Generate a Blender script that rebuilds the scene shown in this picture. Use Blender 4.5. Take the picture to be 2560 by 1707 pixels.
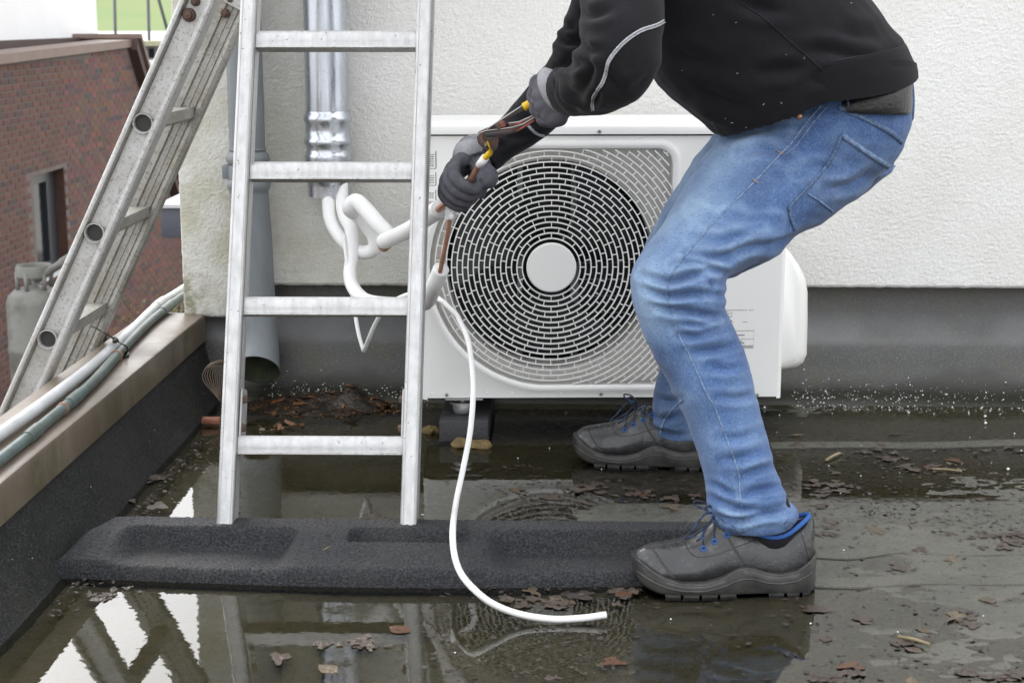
import bpy, bmesh, math, random
import numpy as np
from mathutils import Vector, Matrix, noise
from mathutils.bvhtree import BVHTree
for o in list(bpy.data.objects): bpy.data.objects.remove(o)
scene = bpy.context.scene
COL = scene.collection
random.seed(7); R = random.Random(11); rad = math.radians

# ------------------------------------------------------------------ camera
F = 3918.0; TH = rad(11.65); PS = rad(1.755); H = 0.98
fw = Vector((-math.sin(PS)*math.cos(TH), math.cos(PS)*math.cos(TH), -math.sin(TH)))
rt = Vector((math.cos(PS), math.sin(PS), 0)); up = rt.cross(fw)
cam_d = bpy.data.cameras.new('camera'); cam = bpy.data.objects.new('camera', cam_d); COL.objects.link(cam)
cam.matrix_world = Matrix(((rt.x, up.x, -fw.x, 0), (rt.y, up.y, -fw.y, 0), (rt.z, up.z, -fw.z, H), (0, 0, 0, 1)))
cam_d.sensor_width = 36; cam_d.lens = F/2560*36; cam_d.clip_start = 0.05; cam_d.clip_end = 5000
cam_d.dof.use_dof = True; cam_d.dof.focus_distance = 3.2; cam_d.dof.aperture_fstop = 11.0
scene.camera = cam

# ------------------------------------------------------------------ world: overcast sky
SUN_EL, SUN_AZ = rad(33), rad(-38)     # azimuth from +Y towards +X
w = bpy.data.worlds.new('World'); scene.world = w; w.use_nodes = True
nt = w.node_tree; nt.nodes.clear()
def wn(t, **k):
    n = nt.nodes.new(t)
    for a, b in k.items(): setattr(n, a, b)
    return n
out = wn('ShaderNodeOutputWorld'); bg = wn('ShaderNodeBackground'); bg.inputs['Strength'].default_value = 0.15
sky = wn('ShaderNodeTexSky', sky_type='NISHITA', sun_disc=False, sun_elevation=SUN_EL, sun_rotation=SUN_AZ, air_density=1.0, dust_density=6.0, ozone_density=1.0)
hs = wn('ShaderNodeHueSaturation'); hs.inputs['Saturation'].default_value = 0.18
tc = wn('ShaderNodeTexCoord'); ns = wn('ShaderNodeTexNoise'); ns.inputs['Scale'].default_value = 2.2; ns.inputs['Detail'].default_value = 5
mr = wn('ShaderNodeMapRange'); mr.inputs[1].default_value = .3; mr.inputs[2].default_value = .7; mr.inputs[3].default_value = .85; mr.inputs[4].default_value = 1.12
mxs = wn('ShaderNodeMixRGB'); mxs.inputs[0].default_value = 0.52; mxs.inputs[2].default_value = (13.6, 13.9, 14.4, 1)   # flat cloud layer
mul = wn('ShaderNodeMixRGB', blend_type='MULTIPLY'); mul.inputs[0].default_value = 1
L = nt.links.new
L(sky.outputs[0], hs.inputs['Color']); L(hs.outputs[0], mxs.inputs[1]); L(tc.outputs['Generated'], ns.inputs['Vector'])
L(ns.outputs[0], mr.inputs[0]); L(mxs.outputs[0], mul.inputs[1]); L(mr.outputs[0], mul.inputs[2]); L(mul.outputs[0], bg.inputs['Color']); L(bg.outputs[0], out.inputs[0])
sl = bpy.data.lights.new('sun', 'SUN'); sl.energy = 0.6; sl.angle = rad(25); sl.color = (1, .97, .93)
so = bpy.data.objects.new('sun', sl); COL.objects.link(so)
sd = Vector((math.sin(SUN_AZ)*math.cos(SUN_EL), math.cos(SUN_AZ)*math.cos(SUN_EL), math.sin(SUN_EL)))
so.rotation_euler = sd.to_track_quat('Z', 'Y').to_euler(); so.location = (0, 0, 9)
vs = scene.view_settings; vs.view_transform = 'Standard'; vs.look = 'None'; vs.exposure = 0.78; vs.gamma = 1
scene.render.engine = 'CYCLES'; scene.cycles.use_denoising = True; scene.cycles.max_bounces = 8; scene.cycles.transparent_max_bounces = 12
scene.cycles.caustics_reflective = False; scene.cycles.caustics_refractive = False

# ------------------------------------------------------------------ helpers
def ray(px, py): return fw + rt*((px-1280)/F) - up*((py-853.5)/F)
def P(px, py, Y):
    d = ray(px, py); return Vector((0, 0, H)) + d*(Y/d.y)
def G(px, py, z=0.0):
    d = ray(px, py); return Vector((0, 0, H)) + d*((z-H)/d.z)
def PX(px, py, X):
    d = ray(px, py); return Vector((0, 0, H)) + d*(X/d.x)
def proj(v):
    q = Vector(v)-Vector((0, 0, H)); c = q.dot(fw); return 1280+F*q.dot(rt)/c, 853.5-F*q.dot(up)/c
def zc(ox, oy, s): return lambda *pts: [(ox+x/s, oy+y/s) for x, y in pts]
D = lambda *pts: [(x*1.08844, y*1.08844) for x, y in pts]
zB = zc(1600, 0, 2.2396); zL = zc(1500, 550, 2.413); zS = zc(1380, 950, 2.413); zA = zc(1050, 0, 2.613)
zT = zc(550, 450, 2.413); zP = zc(1180, 200, 6.533); zH = zc(1100, 350, 8.71)

def setp(o, label=None, cat=None, group=None, kind=None):
    if label: o['label'] = label
    if cat: o['category'] = cat
    if group: o['group'] = group
    if kind: o['kind'] = kind
    return o
def empty(name, loc=(0, 0, 0), label=None, cat=None, group=None, rz=0):
    o = bpy.data.objects.new(name, None); COL.objects.link(o); o.location = loc; o.rotation_euler.z = rz; o.empty_display_size = .05
    return setp(o, label, cat, group)
def link(name, me, mat=None, parent=None, world=True, smooth=None):
    """link mesh; if world is True the verts are in world space and are moved into the parent's space"""
    o = bpy.data.objects.new(name, me); COL.objects.link(o)
    if mat and not me.materials: me.materials.append(mat)
    if smooth is not None:
        me.polygons.foreach_set('use_smooth', [True]*len(me.polygons))
        if smooth < 3:
            try: me.set_sharp_from_angle(angle=smooth)
            except Exception: pass
    if parent:
        o.parent = parent
        if world: o.matrix_parent_inverse = pm(parent).inverted()
    return o
def pm(o):
    m = Matrix.LocRotScale(o.location, o.rotation_euler, o.scale)
    return (pm(o.parent) @ o.matrix_parent_inverse @ m) if o.parent else m
def meshof(V, Fc, name='mesh'):
    me = bpy.data.meshes.new(name); me.from_pydata([tuple(v) for v in V], [], Fc); me.update(); return me
class B:
    """collects geometry for one mesh"""
    def __init__(s): s.v = []; s.f = []
    def add(s, V, Fc):
        k = len(s.v); s.v += [Vector(v) for v in V]; s.f += [tuple(i+k for i in f) for f in Fc]; return s
    def box(s, a, b):
        x0, y0, z0 = a; x1, y1, z1 = b
        return s.add([(x0,y0,z0),(x1,y0,z0),(x1,y1,z0),(x0,y1,z0),(x0,y0,z1),(x1,y0,z1),(x1,y1,z1),(x0,y1,z1)],
                     [(0,3,2,1),(4,5,6,7),(0,1,5,4),(1,2,6,5),(2,3,7,6),(3,0,4,7)])
    def bbox(s, a, b, bev, seg=2):
        bm = bmesh.new(); bmesh.ops.create_cube(bm, size=1)
        sx, sy, sz = (b[i]-a[i] for i in range(3)); cx, cy, cz = ((a[i]+b[i])/2 for i in range(3))
        for v in bm.verts: v.co = Vector((v.co.x*sx+cx, v.co.y*sy+cy, v.co.z*sz+cz))
        bmesh.ops.bevel(bm, geom=bm.edges[:], offset=bev, segments=seg, affect='EDGES', profile=.5)
        bm.verts.index_update()
        s.add([v.co.copy() for v in bm.verts], [[v.index for v in f.verts] for f in bm.faces]); bm.free(); return s
    def tube(s, pts, r, n=8, cap=True, flat=1.0, ref=None):
        pts = [Vector(p) for p in pts]; m = len(pts); rr = r if isinstance(r, (list, tuple)) else [r]*m
        rings = []; nx = None
        for i, p in enumerate(pts):
            t = (pts[min(i+1, m-1)]-pts[max(i-1, 0)]).normalized()
            if nx is None:
                a = Vector(ref) if ref else (Vector((0, 0, 1)) if abs(t.z) < .9 else Vector((1, 0, 0)))
                nx = (a-t*a.dot(t)).normalized()
            else: nx = (nx-t*nx.dot(t)).normalized()
            ny = t.cross(nx)
            rings.append([p+nx*(rr[i]*math.cos(2*math.pi*k/n))+ny*(rr[i]*flat*math.sin(2*math.pi*k/n)) for k in range(n)])
        return s.rings(rings, cap)
    def rings(s, rings, cap=True, closed=True):
        n = len(rings[0]); V = [v for q in rings for v in q]; Fc = []
        for i in range(len(rings)-1):
            for k in range(n if closed else n-1):
                a = i*n+k; b = i*n+(k+1) % n; Fc.append((a, b, b+n, a+n))
        if cap: Fc += [tuple(range(n-1, -1, -1)), tuple(range((len(rings)-1)*n, len(rings)*n))]
        return s.add(V, Fc)
    def lathe(s, prof, c, n=32, axis='z', cap=True):
        rg = []
        for r, h in prof:
            q = []
            for k in range(n):
                a = 2*math.pi*k/n; x, y = r*math.cos(a), r*math.sin(a)
                q.append(Vector(c)+{'z': Vector((x, y, h)), 'y': Vector((x, h, y)), 'x': Vector((h, x, y))}[axis])
            rg.append(q)
        return s.rings(rg, cap)
    def prism(s, poly, off):
        """poly: list of 3D points, extruded by vector off"""
        n = len(poly); off = Vector(off); V = [Vector(p) for p in poly]+[Vector(p)+off for p in poly]
        return s.add(V, [tuple(range(n-1, -1, -1)), tuple(range(n, 2*n))]+[(k, (k+1) % n, n+(k+1) % n, n+k) for k in range(n)])
    def me(s, name='mesh', fix=True):
        m = meshof(s.v, s.f, name)
        if fix:
            bm = bmesh.new(); bm.from_mesh(m); bmesh.ops.remove_doubles(bm, verts=bm.verts[:], dist=1e-7) if False else None; bmesh.ops.recalc_face_normals(bm, faces=bm.faces[:]); bm.to_mesh(m); bm.free()
        return m
    def obj(s, name, mat, parent=None, world=True, smooth=None, bevel=0, fix=True):
        m = s.me(name, fix)
        if bevel:
            bm = bmesh.new(); bm.from_mesh(m)
            ed = [e for e in bm.edges if len(e.link_faces) == 2 and e.calc_face_angle(0) > .5]
            bmesh.ops.bevel(bm, geom=ed, offset=bevel, segments=2, affect='EDGES', profile=.5, clamp_overlap=True); bm.to_mesh(m); bm.free()
            if smooth is None: smooth = rad(40)
        return link(name, m, mat, parent, world, smooth)
def catmull(pts, n=6):
    pts = [Vector(p) for p in pts]; q = [2*pts[0]-pts[1]]+pts+[2*pts[-1]-pts[-2]]; o = []
    for i in range(1, len(q)-2):
        a, b, c, d = q[i-1:i+3]
        for k in range(n):
            t = k/n; o.append(.5*((2*b)+(c-a)*t+(2*a-5*b+4*c-d)*t*t+(3*b-a-3*c+d)*t**3))
    return o+[pts[-1]]
def catv(L_, n=6):   # catmull on plain tuples of any length
    A = np.array(L_, float); q = np.vstack([2*A[0]-A[1], A, 2*A[-1]-A[-2]]); o = []
    for i in range(1, len(q)-2):
        a, b, c, d = q[i-1:i+3]
        for k in range(n):
            t = k/n; o.append(.5*((2*b)+(c-a)*t+(2*a-5*b+4*c-d)*t*t+(3*b-a-3*c+d)*t**3))
    o.append(A[-1]); return o

# ------------------------------------------------------------------ materials
def mat(name, col, rough=.5, metal=0, col2=None, vs_=8, vlo=.35, vhi=.65, bump=0, bs=60, bd=.01, spec=.5, detail=4, stretch=None, rvar=0, coat=0, sheen=0, coord='Object'):
    m = bpy.data.materials.new(name); m.use_nodes = True; t = m.node_tree; b = t.nodes['Principled BSDF']; lk = t.links.new
    b.inputs['Base Color'].default_value = (*col, 1); b.inputs['Roughness'].default_value = rough; b.inputs['Metallic'].default_value = metal
    b.inputs['Specular IOR Level'].default_value = spec; b.inputs['Coat Weight'].default_value = coat
    if sheen: b.inputs['Sheen Weight'].default_value = sheen; b.inputs['Sheen Roughness'].default_value = .5
    co = t.nodes.new('ShaderNodeTexCoord'); src = co.outputs[coord]
    if stretch:
        mp = t.nodes.new('ShaderNodeMapping'); mp.inputs['Scale'].default_value = stretch; lk(src, mp.inputs[0]); src = mp.outputs[0]
    def nz(scale, det=detail):
        n = t.nodes.new('ShaderNodeTexNoise'); n.inputs['Scale'].default_value = scale; n.inputs['Detail'].default_value = det; n.inputs['Roughness'].default_value = .6; lk(src, n.inputs['Vector']); return n.outputs[0]
    def rng(s, a, b_, c=0, d=1):
        n = t.nodes.new('ShaderNodeMapRange'); n.inputs[1].default_value = a; n.inputs[2].default_value = b_; n.inputs[3].default_value = c; n.inputs[4].default_value = d; lk(s, n.inputs[0]); return n.outputs[0]
    def mix(f, a, c, bt='MIX'):
        n = t.nodes.new('ShaderNodeMixRGB'); n.blend_type = bt
        for k, s in ((0, f), (1, a), (2, c)):
            if isinstance(s, (int, float)): n.inputs[k].default_value = s
            elif isinstance(s, tuple): n.inputs[k].default_value = (*s, 1)
            else: lk(s, n.inputs[k])
        return n.outputs[0]
    colout = None
    if col2: colout = mix(rng(nz(vs_), vlo, vhi), col, col2); lk(colout, b.inputs['Base Color'])
    if rvar: lk(rng(nz(vs_*1.7), .3, .7, max(0, rough-rvar), min(1, rough+rvar)), b.inputs['Roughness'])
    if bump:
        bn = t.nodes.new('ShaderNodeBump'); bn.inputs['Strength'].default_value = bump; bn.inputs['Distance'].default_value = bd; lk(nz(bs), bn.inputs['Height']); lk(bn.outputs[0], b.inputs['Normal'])
    m['x'] = 1
    return m, dict(t=t, b=b, lk=lk, co=co, nz=nz, rng=rng, mix=mix, col=colout, src=src)
def M(*a, **k): return mat(*a, **k)[0]

m_stucco, S = mat('stucco', (.80, .795, .77), .9, bump=.5, bs=330, bd=.004)
def stain_stucco():
    t, lk, nz, rng, mix = S['t'], S['lk'], S['nz'], S['rng'], S['mix']
    sx = t.nodes.new('ShaderNodeSeparateXYZ'); lk(S['co'].outputs['Object'], sx.inputs[0])
    c = mix(rng(nz(3.5), .35, .7), (.83, .825, .805), (.775, .77, .735))
    c = mix(rng(nz(300, 3), .52, .70, 0, .62), c, (.50, .49, .44))
    c = mix(rng(nz(75, 3), .60, .70, 0, .35), c, (.58, .565, .48))
    # algae: low on the left end of the wall, faint streaks elsewhere
    mleft = rng(sx.outputs[0], -.55, -1.0, 0, 1); mlow = rng(sx.outputs[2], .85, .25, 0, 1)
    n1 = rng(nz(9), .38, .66)
    def mth(op, a, b_):
        n = t.nodes.new('ShaderNodeMath'); n.operation = op; n.use_clamp = True
        for k, s in ((0, a), (1, b_)):
            if isinstance(s, (int, float)): n.inputs[k].default_value = s
            else: lk(s, n.inputs[k])
        return n.outputs[0]
    a = mth('MULTIPLY', mth('ADD', mth('MULTIPLY', mleft, .95), mth('MULTIPLY', mth('MULTIPLY', mlow, rng(sx.outputs[0], .5, -.6, .1, 1)), .55)), mth('ADD', mth('MULTIPLY', n1, .8), .25))
    c = mix(a, c, (.54, .525, .42))
    a2 = mth('MULTIPLY', mth('MULTIPLY', rng(sx.outputs[0], -.9, -1.0, 0, 1), rng(sx.outputs[2], .42, .2, 0, 1)), rng(nz(30), .45, .6))
    c = mix(a2, c, (.16, .16, .07))
    c = mix(rng(nz(1.6), .55, .75, 0, .25), c, (.66, .655, .55))
    lk(c, S['b'].inputs['Base Color'])
stain_stucco()

m_roof, S2 = mat('wet_bitumen', (.05, .047, .036), .30, bump=.6, bs=420, bd=.002, rvar=.16, vs_=30, spec=.6)
def roof_cols():
    nz, rng, mix, lk = S2['nz'], S2['rng'], S2['mix'], S2['lk']
    c = mix(rng(nz(5), .35, .65), (.128, .125, .102), (.088, .087, .072))
    c = mix(rng(nz(45), .54, .68, 0, .55), c, (.085, .064, .046))
    c = mix(rng(nz(150, 2), .62, .7, 0, .8), c, (.13, .12, .09))
    lk(c, S2['b'].inputs['Base Color'])
roof_cols()
m_upstand, S3 = mat('upstand_bitumen', (.05, .05, .05), .40, bump=1.0, bs=300, bd=.003, rvar=.14, vs_=14)
def ups():
    nz, rng, mix, lk = S3['nz'], S3['rng'], S3['mix'], S3['lk']
    t = S3['t']; sx = t.nodes.new('ShaderNodeSeparateXYZ'); lk(S3['co'].outputs['Object'], sx.inputs[0])
    c = mix(rng(nz(6), .35, .65), (.052, .05, .048), (.034, .035, .031))
    c = mix(rng(sx.outputs[2], .20, .27, 0, .5), c, (.075, .055, .043))
    c = mix(rng(nz(9), .48, .68, 0, .8), c, (.044, .048, .022))
    c = mix(rng(nz(300, 2), .55, .68, 0, .75), c, (.14, .14, .135))
    ad = t.nodes.new('ShaderNodeMath'); ad.operation = 'MULTIPLY_ADD'; lk(nz(3.2, 3), ad.inputs[0]); ad.inputs[1].default_value = -.15; lk(sx.outputs[2], ad.inputs[2])
    wetm = rng(ad.outputs[0], -.010, -.034)      # soaked strip along the foot
    c = mix(wetm, c, (.022, .022, .016)); lk(c, S3['b'].inputs['Base Color'])
    lk(rng(wetm, 0, 1, .38, .2), S3['b'].inputs['Roughness'])
ups()
m_water, S4 = mat('rain_water', (0, 0, 0), 0)
def water():
    t, lk = S4['t'], S4['lk']; o = t.nodes['Material Output']; t.nodes.remove(S4['b'])
    tr = t.nodes.new('ShaderNodeBsdfTransparent'); tr.inputs[0].default_value = (.80, .765, .62, 1)
    gl = t.nodes.new('ShaderNodeBsdfGlossy'); gl.inputs['Roughness'].default_value = .012; gl.inputs[0].default_value = (1, 1, 1, 1)
    fr = t.nodes.new('ShaderNodeFresnel'); fr.inputs[0].default_value = 1.50
    n1 = S4['nz'](9, 3); n2 = S4['nz'](70, 2)
    bn = t.nodes.new('ShaderNodeBump'); bn.inputs['Strength'].default_value = .035; bn.inputs['Distance'].default_value = .01
    ad = t.nodes.new('ShaderNodeMath'); ad.operation = 'MULTIPLY_ADD'; ad.inputs[1].default_value = .12; lk(n2, ad.inputs[0]); lk(n1, ad.inputs[2]); lk(ad.outputs[0], bn.inputs['Height'])
    lk(bn.outputs[0], gl.inputs['Normal']); lk(bn.outputs[0], fr.inputs['Normal'])
    ms = t.nodes.new('ShaderNodeMixShader'); lk(fr.outputs[0], ms.inputs[0]); lk(tr.outputs[0], ms.inputs[1]); lk(gl.outputs[0], ms.inputs[2]); lk(ms.outputs[0], o.inputs[0])
water()
m_cap, S5 = mat('cap_metal', (.26, .22, .185), .42, metal=.0, col2=(.20, .165, .135), vs_=5, bump=.1, bs=30, spec=.6, rvar=.1)
def capc():
    nz, rng, mix, lk, t = S5['nz'], S5['rng'], S5['mix'], S5['lk'], S5['t']
    c = mix(rng(nz(4), .35, .65), (.195, .155, .122), (.13, .105, .08))
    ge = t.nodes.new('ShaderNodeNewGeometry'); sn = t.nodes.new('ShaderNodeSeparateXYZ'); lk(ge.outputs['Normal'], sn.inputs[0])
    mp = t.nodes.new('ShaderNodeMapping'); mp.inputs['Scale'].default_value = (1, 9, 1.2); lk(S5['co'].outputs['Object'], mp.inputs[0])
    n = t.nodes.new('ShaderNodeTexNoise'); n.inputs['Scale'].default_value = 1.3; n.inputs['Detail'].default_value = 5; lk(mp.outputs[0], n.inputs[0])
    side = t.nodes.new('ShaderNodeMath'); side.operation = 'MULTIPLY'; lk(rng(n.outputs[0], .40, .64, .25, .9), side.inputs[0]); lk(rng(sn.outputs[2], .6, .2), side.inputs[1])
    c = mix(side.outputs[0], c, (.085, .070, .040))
    c = mix(rng(nz(14), .58, .72, 0, .6), c, (.17, .16, .08))
    c = mix(rng(nz(90, 2), .66, .72, 0, .8), c, (.06, .05, .035))
    lk(c, S5['b'].inputs['Base Color'])
capc()
m_alu, SA = mat('worn_aluminium', (.62, .62, .61), .45, metal=.55, bump=.1, bs=160, rvar=.12, vs_=18)
def aluc():
    nz, rng, mix, lk, t = SA['nz'], SA['rng'], SA['mix'], SA['lk'], SA['t']
    mp = t.nodes.new('ShaderNodeMapping'); mp.inputs['Scale'].default_value = (30, 30, 1.5); lk(SA['co'].outputs['Object'], mp.inputs[0]); n = t.nodes.new('ShaderNodeTexNoise'); n.inputs['Scale'].default_value = 3; n.inputs['Detail'].default_value = 4; lk(mp.outputs[0], n.inputs[0])
    c = mix(rng(n.outputs[0], .38, .62), (.53, .53, .527), (.45, .45, .447)); c = mix(rng(nz(26), .58, .74, 0, .35), c, (.36, .35, .31)); c = mix(rng(nz(120, 3), .66, .72, 0, .85), c, (.12, .11, .09)); lk(c, SA['b'].inputs['Base Color'])
aluc()
m_alu2, SB = mat('dirty_aluminium', (.52, .515, .50), .48, metal=.45, bump=.12, bs=260, rvar=.1, vs_=14)
m_alu3, SC = mat('grimy_aluminium', (.4, .39, .36), .6, metal=.35, bump=.15, bs=260)
def alu2c():
    for q, a, b_, am in ((SB, (.50, .50, .495), (.40, .39, .365), .6), (SC, (.38, .37, .34), (.26, .245, .205), .95)):
        nz, rng, mix, lk = q['nz'], q['rng'], q['mix'], q['lk']
        c = mix(rng(nz(12), .4, .68), a, b_); c = mix(rng(nz(150, 4), .52, .68, 0, am), c, (.17, .155, .12)); c = mix(rng(nz(5), .55, .75, 0, am*.7), c, (.24, .21, .15)); lk(c, q['b'].inputs['Base Color'])
alu2c()
m_groove = M('rail_groove', (.30, .295, .28), .6, col2=(.45, .445, .43), vs_=12)
m_grime = M('ladder_grime', (.11, .10, .075), .8, col2=(.2, .19, .15), vs_=40)
m_rust = M('rusty_steel', (.12, .07, .045), .65, metal=.3, col2=(.07, .05, .04), vs_=70, bump=.3, bs=200)
m_holedark = M('bore_shade', (.022, .021, .02), .6)
m_rubber, S6 = mat('crumb_rubber', (.03, .031, .035), .5, bump=1.0, bs=330, bd=.006)
def rub():
    nz, rng, mix, lk = S6['nz'], S6['rng'], S6['mix'], S6['lk']
    c = mix(rng(nz(240, 2), .42, .66), (.009, .0094, .0115), (.055, .057, .064))
    c = mix(rng(nz(5), .55, .75, 0, .4), c, (.06, .057, .046)); lk(c, S6['b'].inputs['Base Color'])
rub()
m_acw = M('ac_enamel', (.85, .845, .82), .35, col2=(.83, .825, .795), vs_=3)
m_acin = M('ac_inner_plate', (.70, .68, .64), .5)
m_dark = M('ac_cavity', (.012, .012, .013), .5)
m_fan = M('fan_plastic', (.03, .032, .036), .25)
m_motor = M('motor_grey', (.22, .23, .25), .4, metal=.4)
m_print = M('printed_ink', (.06, .06, .06), .6)
m_screw = M('screw_zinc', (.45, .45, .44), .4, metal=.8)
m_galv, S7 = mat('galvanised_zinc', (.62, .65, .70), .26, metal=.9, col2=(.48, .51, .56), vs_=6, stretch=(3, 3, .7), rvar=.08, bump=.03, bs=25)
m_pvc = M('grey_pvc_pipe', (.215, .235, .25), .5, col2=(.18, .195, .205), vs_=5, spec=.4, stretch=(4, 4, 1))
m_foam = M('white_insulation', (.86, .86, .85), .6, col2=(.80, .80, .79), vs_=14, bump=.05, bs=40)
m_cop = M('copper', (.62, .34, .24), .38, metal=.75, col2=(.42, .22, .15), vs_=30)
m_foil = M('silver_tape', (.80, .80, .80), .4, metal=.3, bump=.4, bs=90)
m_cable = M('white_hose', (.85, .85, .84), .4, col2=(.78, .78, .76), vs_=9)
m_yellow = M('yellow_grip', (.80, .52, .012), .4, col2=(.72, .45, .01), vs_=40)
m_red = M('red_paint_worn', (.42, .065, .03), .5, col2=(.10, .045, .03), vs_=55, vlo=.42, vhi=.6)
m_steelp = M('plier_steel', (.055, .047, .042), .45, metal=.5, col2=(.15, .055, .035), vs_=60, vlo=.45, vhi=.7, bump=.1, bs=200)
m_steell = M('plier_edge', (.42, .41, .41), .35, metal=.8)
m_white = M('white_plastic', (.82, .82, .82), .4)
m_teal = M('green_grey_conduit', (.095, .135, .135), .42, col2=(.07, .09, .075), vs_=18, spec=.5, bump=.1, bs=60)
m_conduit = M('white_grey_conduit', (.60, .61, .63), .4, col2=(.48, .485, .48), vs_=9)
m_tie = M('cable_tie_black', (.012, .012, .012), .4)
m_block = M('rubber_foot', (.04, .04, .043), .6, bump=.3, bs=150)
m_wire = M('rusty_wire', (.16, .12, .09), .5, metal=.5)
m_bead = M('polystyrene', (.85, .85, .84), .7)
m_mud, S8 = mat('wet_mud', (.02, .018, .014), .3, bump=.8, bs=70, bd=.01, rvar=.1)
def mudc():
    nz, rng, mix, lk = S8['nz'], S8['rng'], S8['mix'], S8['lk']
    c = mix(rng(nz(40), .4, .62), (.008, .008, .007), (.032, .022, .014)); c = mix(rng(nz(130, 2), .6, .68, 0, .7), c, (.12, .06, .026)); lk(c, S8['b'].inputs['Base Color'])
mudc()
def objrand(name, cols, rough, bump=0, bs=100, coat=0):
    m, q = mat(name, cols[0], rough, bump=bump, bs=bs, coat=coat); t = q['t']; oi = t.nodes.new('ShaderNodeObjectInfo'); cr = t.nodes.new('ShaderNodeValToRGB'); cr.color_ramp.interpolation = 'CONSTANT'
    el = cr.color_ramp.elements
    while len(el) < len(cols): el.new(.5)
    for i, c in enumerate(cols): el[i].position = i/len(cols); el[i].color = (*c, 1)
    q['lk'](oi.outputs['Random'], cr.inputs[0]); c = q['mix'](q['rng'](q['nz'](60), .35, .7, 0, .5), cr.outputs[0], tuple(x*.5 for x in cols[0])); q['lk'](c, q['b'].inputs['Base Color']); return m
m_leaf = objrand('dead_leaf', [(.068, .048, .038), (.088, .064, .052), (.052, .042, .037), (.12, .09, .058), (.08, .06, .052), (.16, .125, .08), (.11, .05, .025)], .28, bump=.4, bs=70)
m_pulp = M('leaf_pulp', (.05, .038, .031), .3, col2=(.11, .083, .064), vs_=28, bump=.5, bs=120)
m_bark = objrand('bark_chip', [(.11, .045, .02), (.17, .07, .024), (.05, .03, .02), (.03, .022, .016), (.24, .11, .035)], .4, bump=.5, bs=90)
BR = [(.124, .056, .043), (.110, .052, .041), (.138, .063, .047), (.120, .056, .044), (.082, .047, .041), (.130, .064, .052), (.114, .054, .043), (.124, .058, .045), (.070, .050, .048), (.142, .064, .045), (.118, .055, .043), (.10, .050, .041)]
m_brick = objrand('brick_clay', BR, .85, bump=.3, bs=40)
def attrmat(name, rough):
    m, q = mat(name, (.5, .5, .5), rough); a = q['t'].nodes.new('ShaderNodeAttribute'); a.attribute_name = 'tint'; q['lk'](a.outputs['Color'], q['b'].inputs['Base Color']); return m, q
m_brick2, _ = attrmat('brick_clay_far', .85)
m_mortar = M('mortar', (.155, .125, .112), .95, col2=(.12, .098, .087), vs_=8)
m_reveal = M('brick_reveal_shaded', (.09, .045, .033), .9, col2=(.06, .032, .025), vs_=9)  # darker brick: shade of the window opening put into the colour
m_render = M('white_render', (.80, .80, .80), .9, col2=(.77, .77, .77), vs_=2)
m_coping = M('brown_coping', (.185, .125, .10), .55, col2=(.14, .095, .075), vs_=2)
m_fascia = M('dark_fascia', (.055, .032, .026), .6)
m_frame = M('window_frame', (.035, .038, .045), .4)
m_glass = M('window_glass', (.012, .015, .017), .08, spec=.2)
m_cyl = M('cylinder_paint', (.18, .18, .166), .5, col2=(.10, .095, .083), vs_=7, vlo=.45, vhi=.7)
m_conc = M('concrete', (.33, .32, .30), .9, col2=(.26, .25, .23), vs_=3)
m_box = M('slate_grey_panel', (.075, .08, .105), .5)
m_boxtop = M('zinc_top', (.55, .56, .58), .45, metal=.3)
m_gravel = M('pale_gravel', (.62, .60, .56), .95, col2=(.52, .50, .46), vs_=.05)
m_ground = M('yard_paving', (.19, .165, .14), .9, col2=(.13, .11, .095), vs_=1.3)
m_grass = M('grass', (.115, .19, .045), .95, col2=(.16, .20, .065), vs_=.02)
m_leafg = M('shrub_leaf', (.13, .17, .035), .7, col2=(.20, .15, .06), vs_=3)
m_bark2 = M('shrub_stem', (.09, .06, .04), .9)
m_post = M('steel_post', (.10, .105, .115), .5, metal=.3)
m_shed = M('shed_board', (.20, .20, .21), .7); m_moss = M('mossy_roof', (.30, .30, .16), .9, col2=(.35, .34, .26), vs_=2)
m_wood = M('pale_timber', (.30, .25, .15), .7, col2=(.18, .14, .08), vs_=40)

# ================================================================== SETTING
# ---- roof of bitumen with shallow water
def roof_h(x, y):
    p = Vector((x, y, 0))
    n = noise.noise(p*1.3+Vector((3, 1, 0)))*.0045+noise.noise(p*5)*.0020+noise.noise(Vector((x*12, y*22, 0)))*.0018+noise.noise(Vector((x*40, y*70, 0)))*.0014
    wet = min(1, max(0, (x+.05)/.55))                    # deeper at the left, thin film at the right
    base = -.0140+.0128*wet
    base += .0135*math.exp(-((x-.13)/.27)**2-((y-3.0)/.16)**2)+.0085*math.exp(-((x+.02)/.20)**2-((y-2.42)/.16)**2)          # silt bank behind the rubber block
    base += .0025*math.exp(-((y-3.0)/.16)**2)*wet
    base += .010*math.exp(-((x+.865)/.022)**2)*(.5+noise.noise(p*6))       # leaf litter along the left upstand
    base -= .004*math.exp(-((y-3.62)/.18)**2)*wet
    return base+n
def grid(name, x0, x1, y0, y1, step, fz, m, kind):
    nx = int((x1-x0)/step)+1; ny = int((y1-y0)/step)+1
    V = []; 
    for j in range(ny):
        y = y0+(y1-y0)*j/(ny-1)
        for i in range(nx):
            x = x0+(x1-x0)*i/(nx-1); V.append((x, y, fz(x, y)))
    Fc = [(j*nx+i, j*nx+i+1, (j+1)*nx+i+1, (j+1)*nx+i) for j in range(ny-1) for i in range(nx-1)]
    o = link(name, meshof(V, Fc, name), m, smooth=9); setp(o, kind=kind); return o
roof = grid('roof', -.93, 1.75, 1.5, 4.1, .0085, roof_h, m_roof, 'structure')
water_o = link('puddle_water', meshof([(-.91, 1.5, 0), (1.75, 1.5, 0), (1.75, 4.02, 0), (-.91, 4.02, 0)], [(0, 1, 2, 3)]), m_water); setp(water_o, kind='structure')
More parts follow.
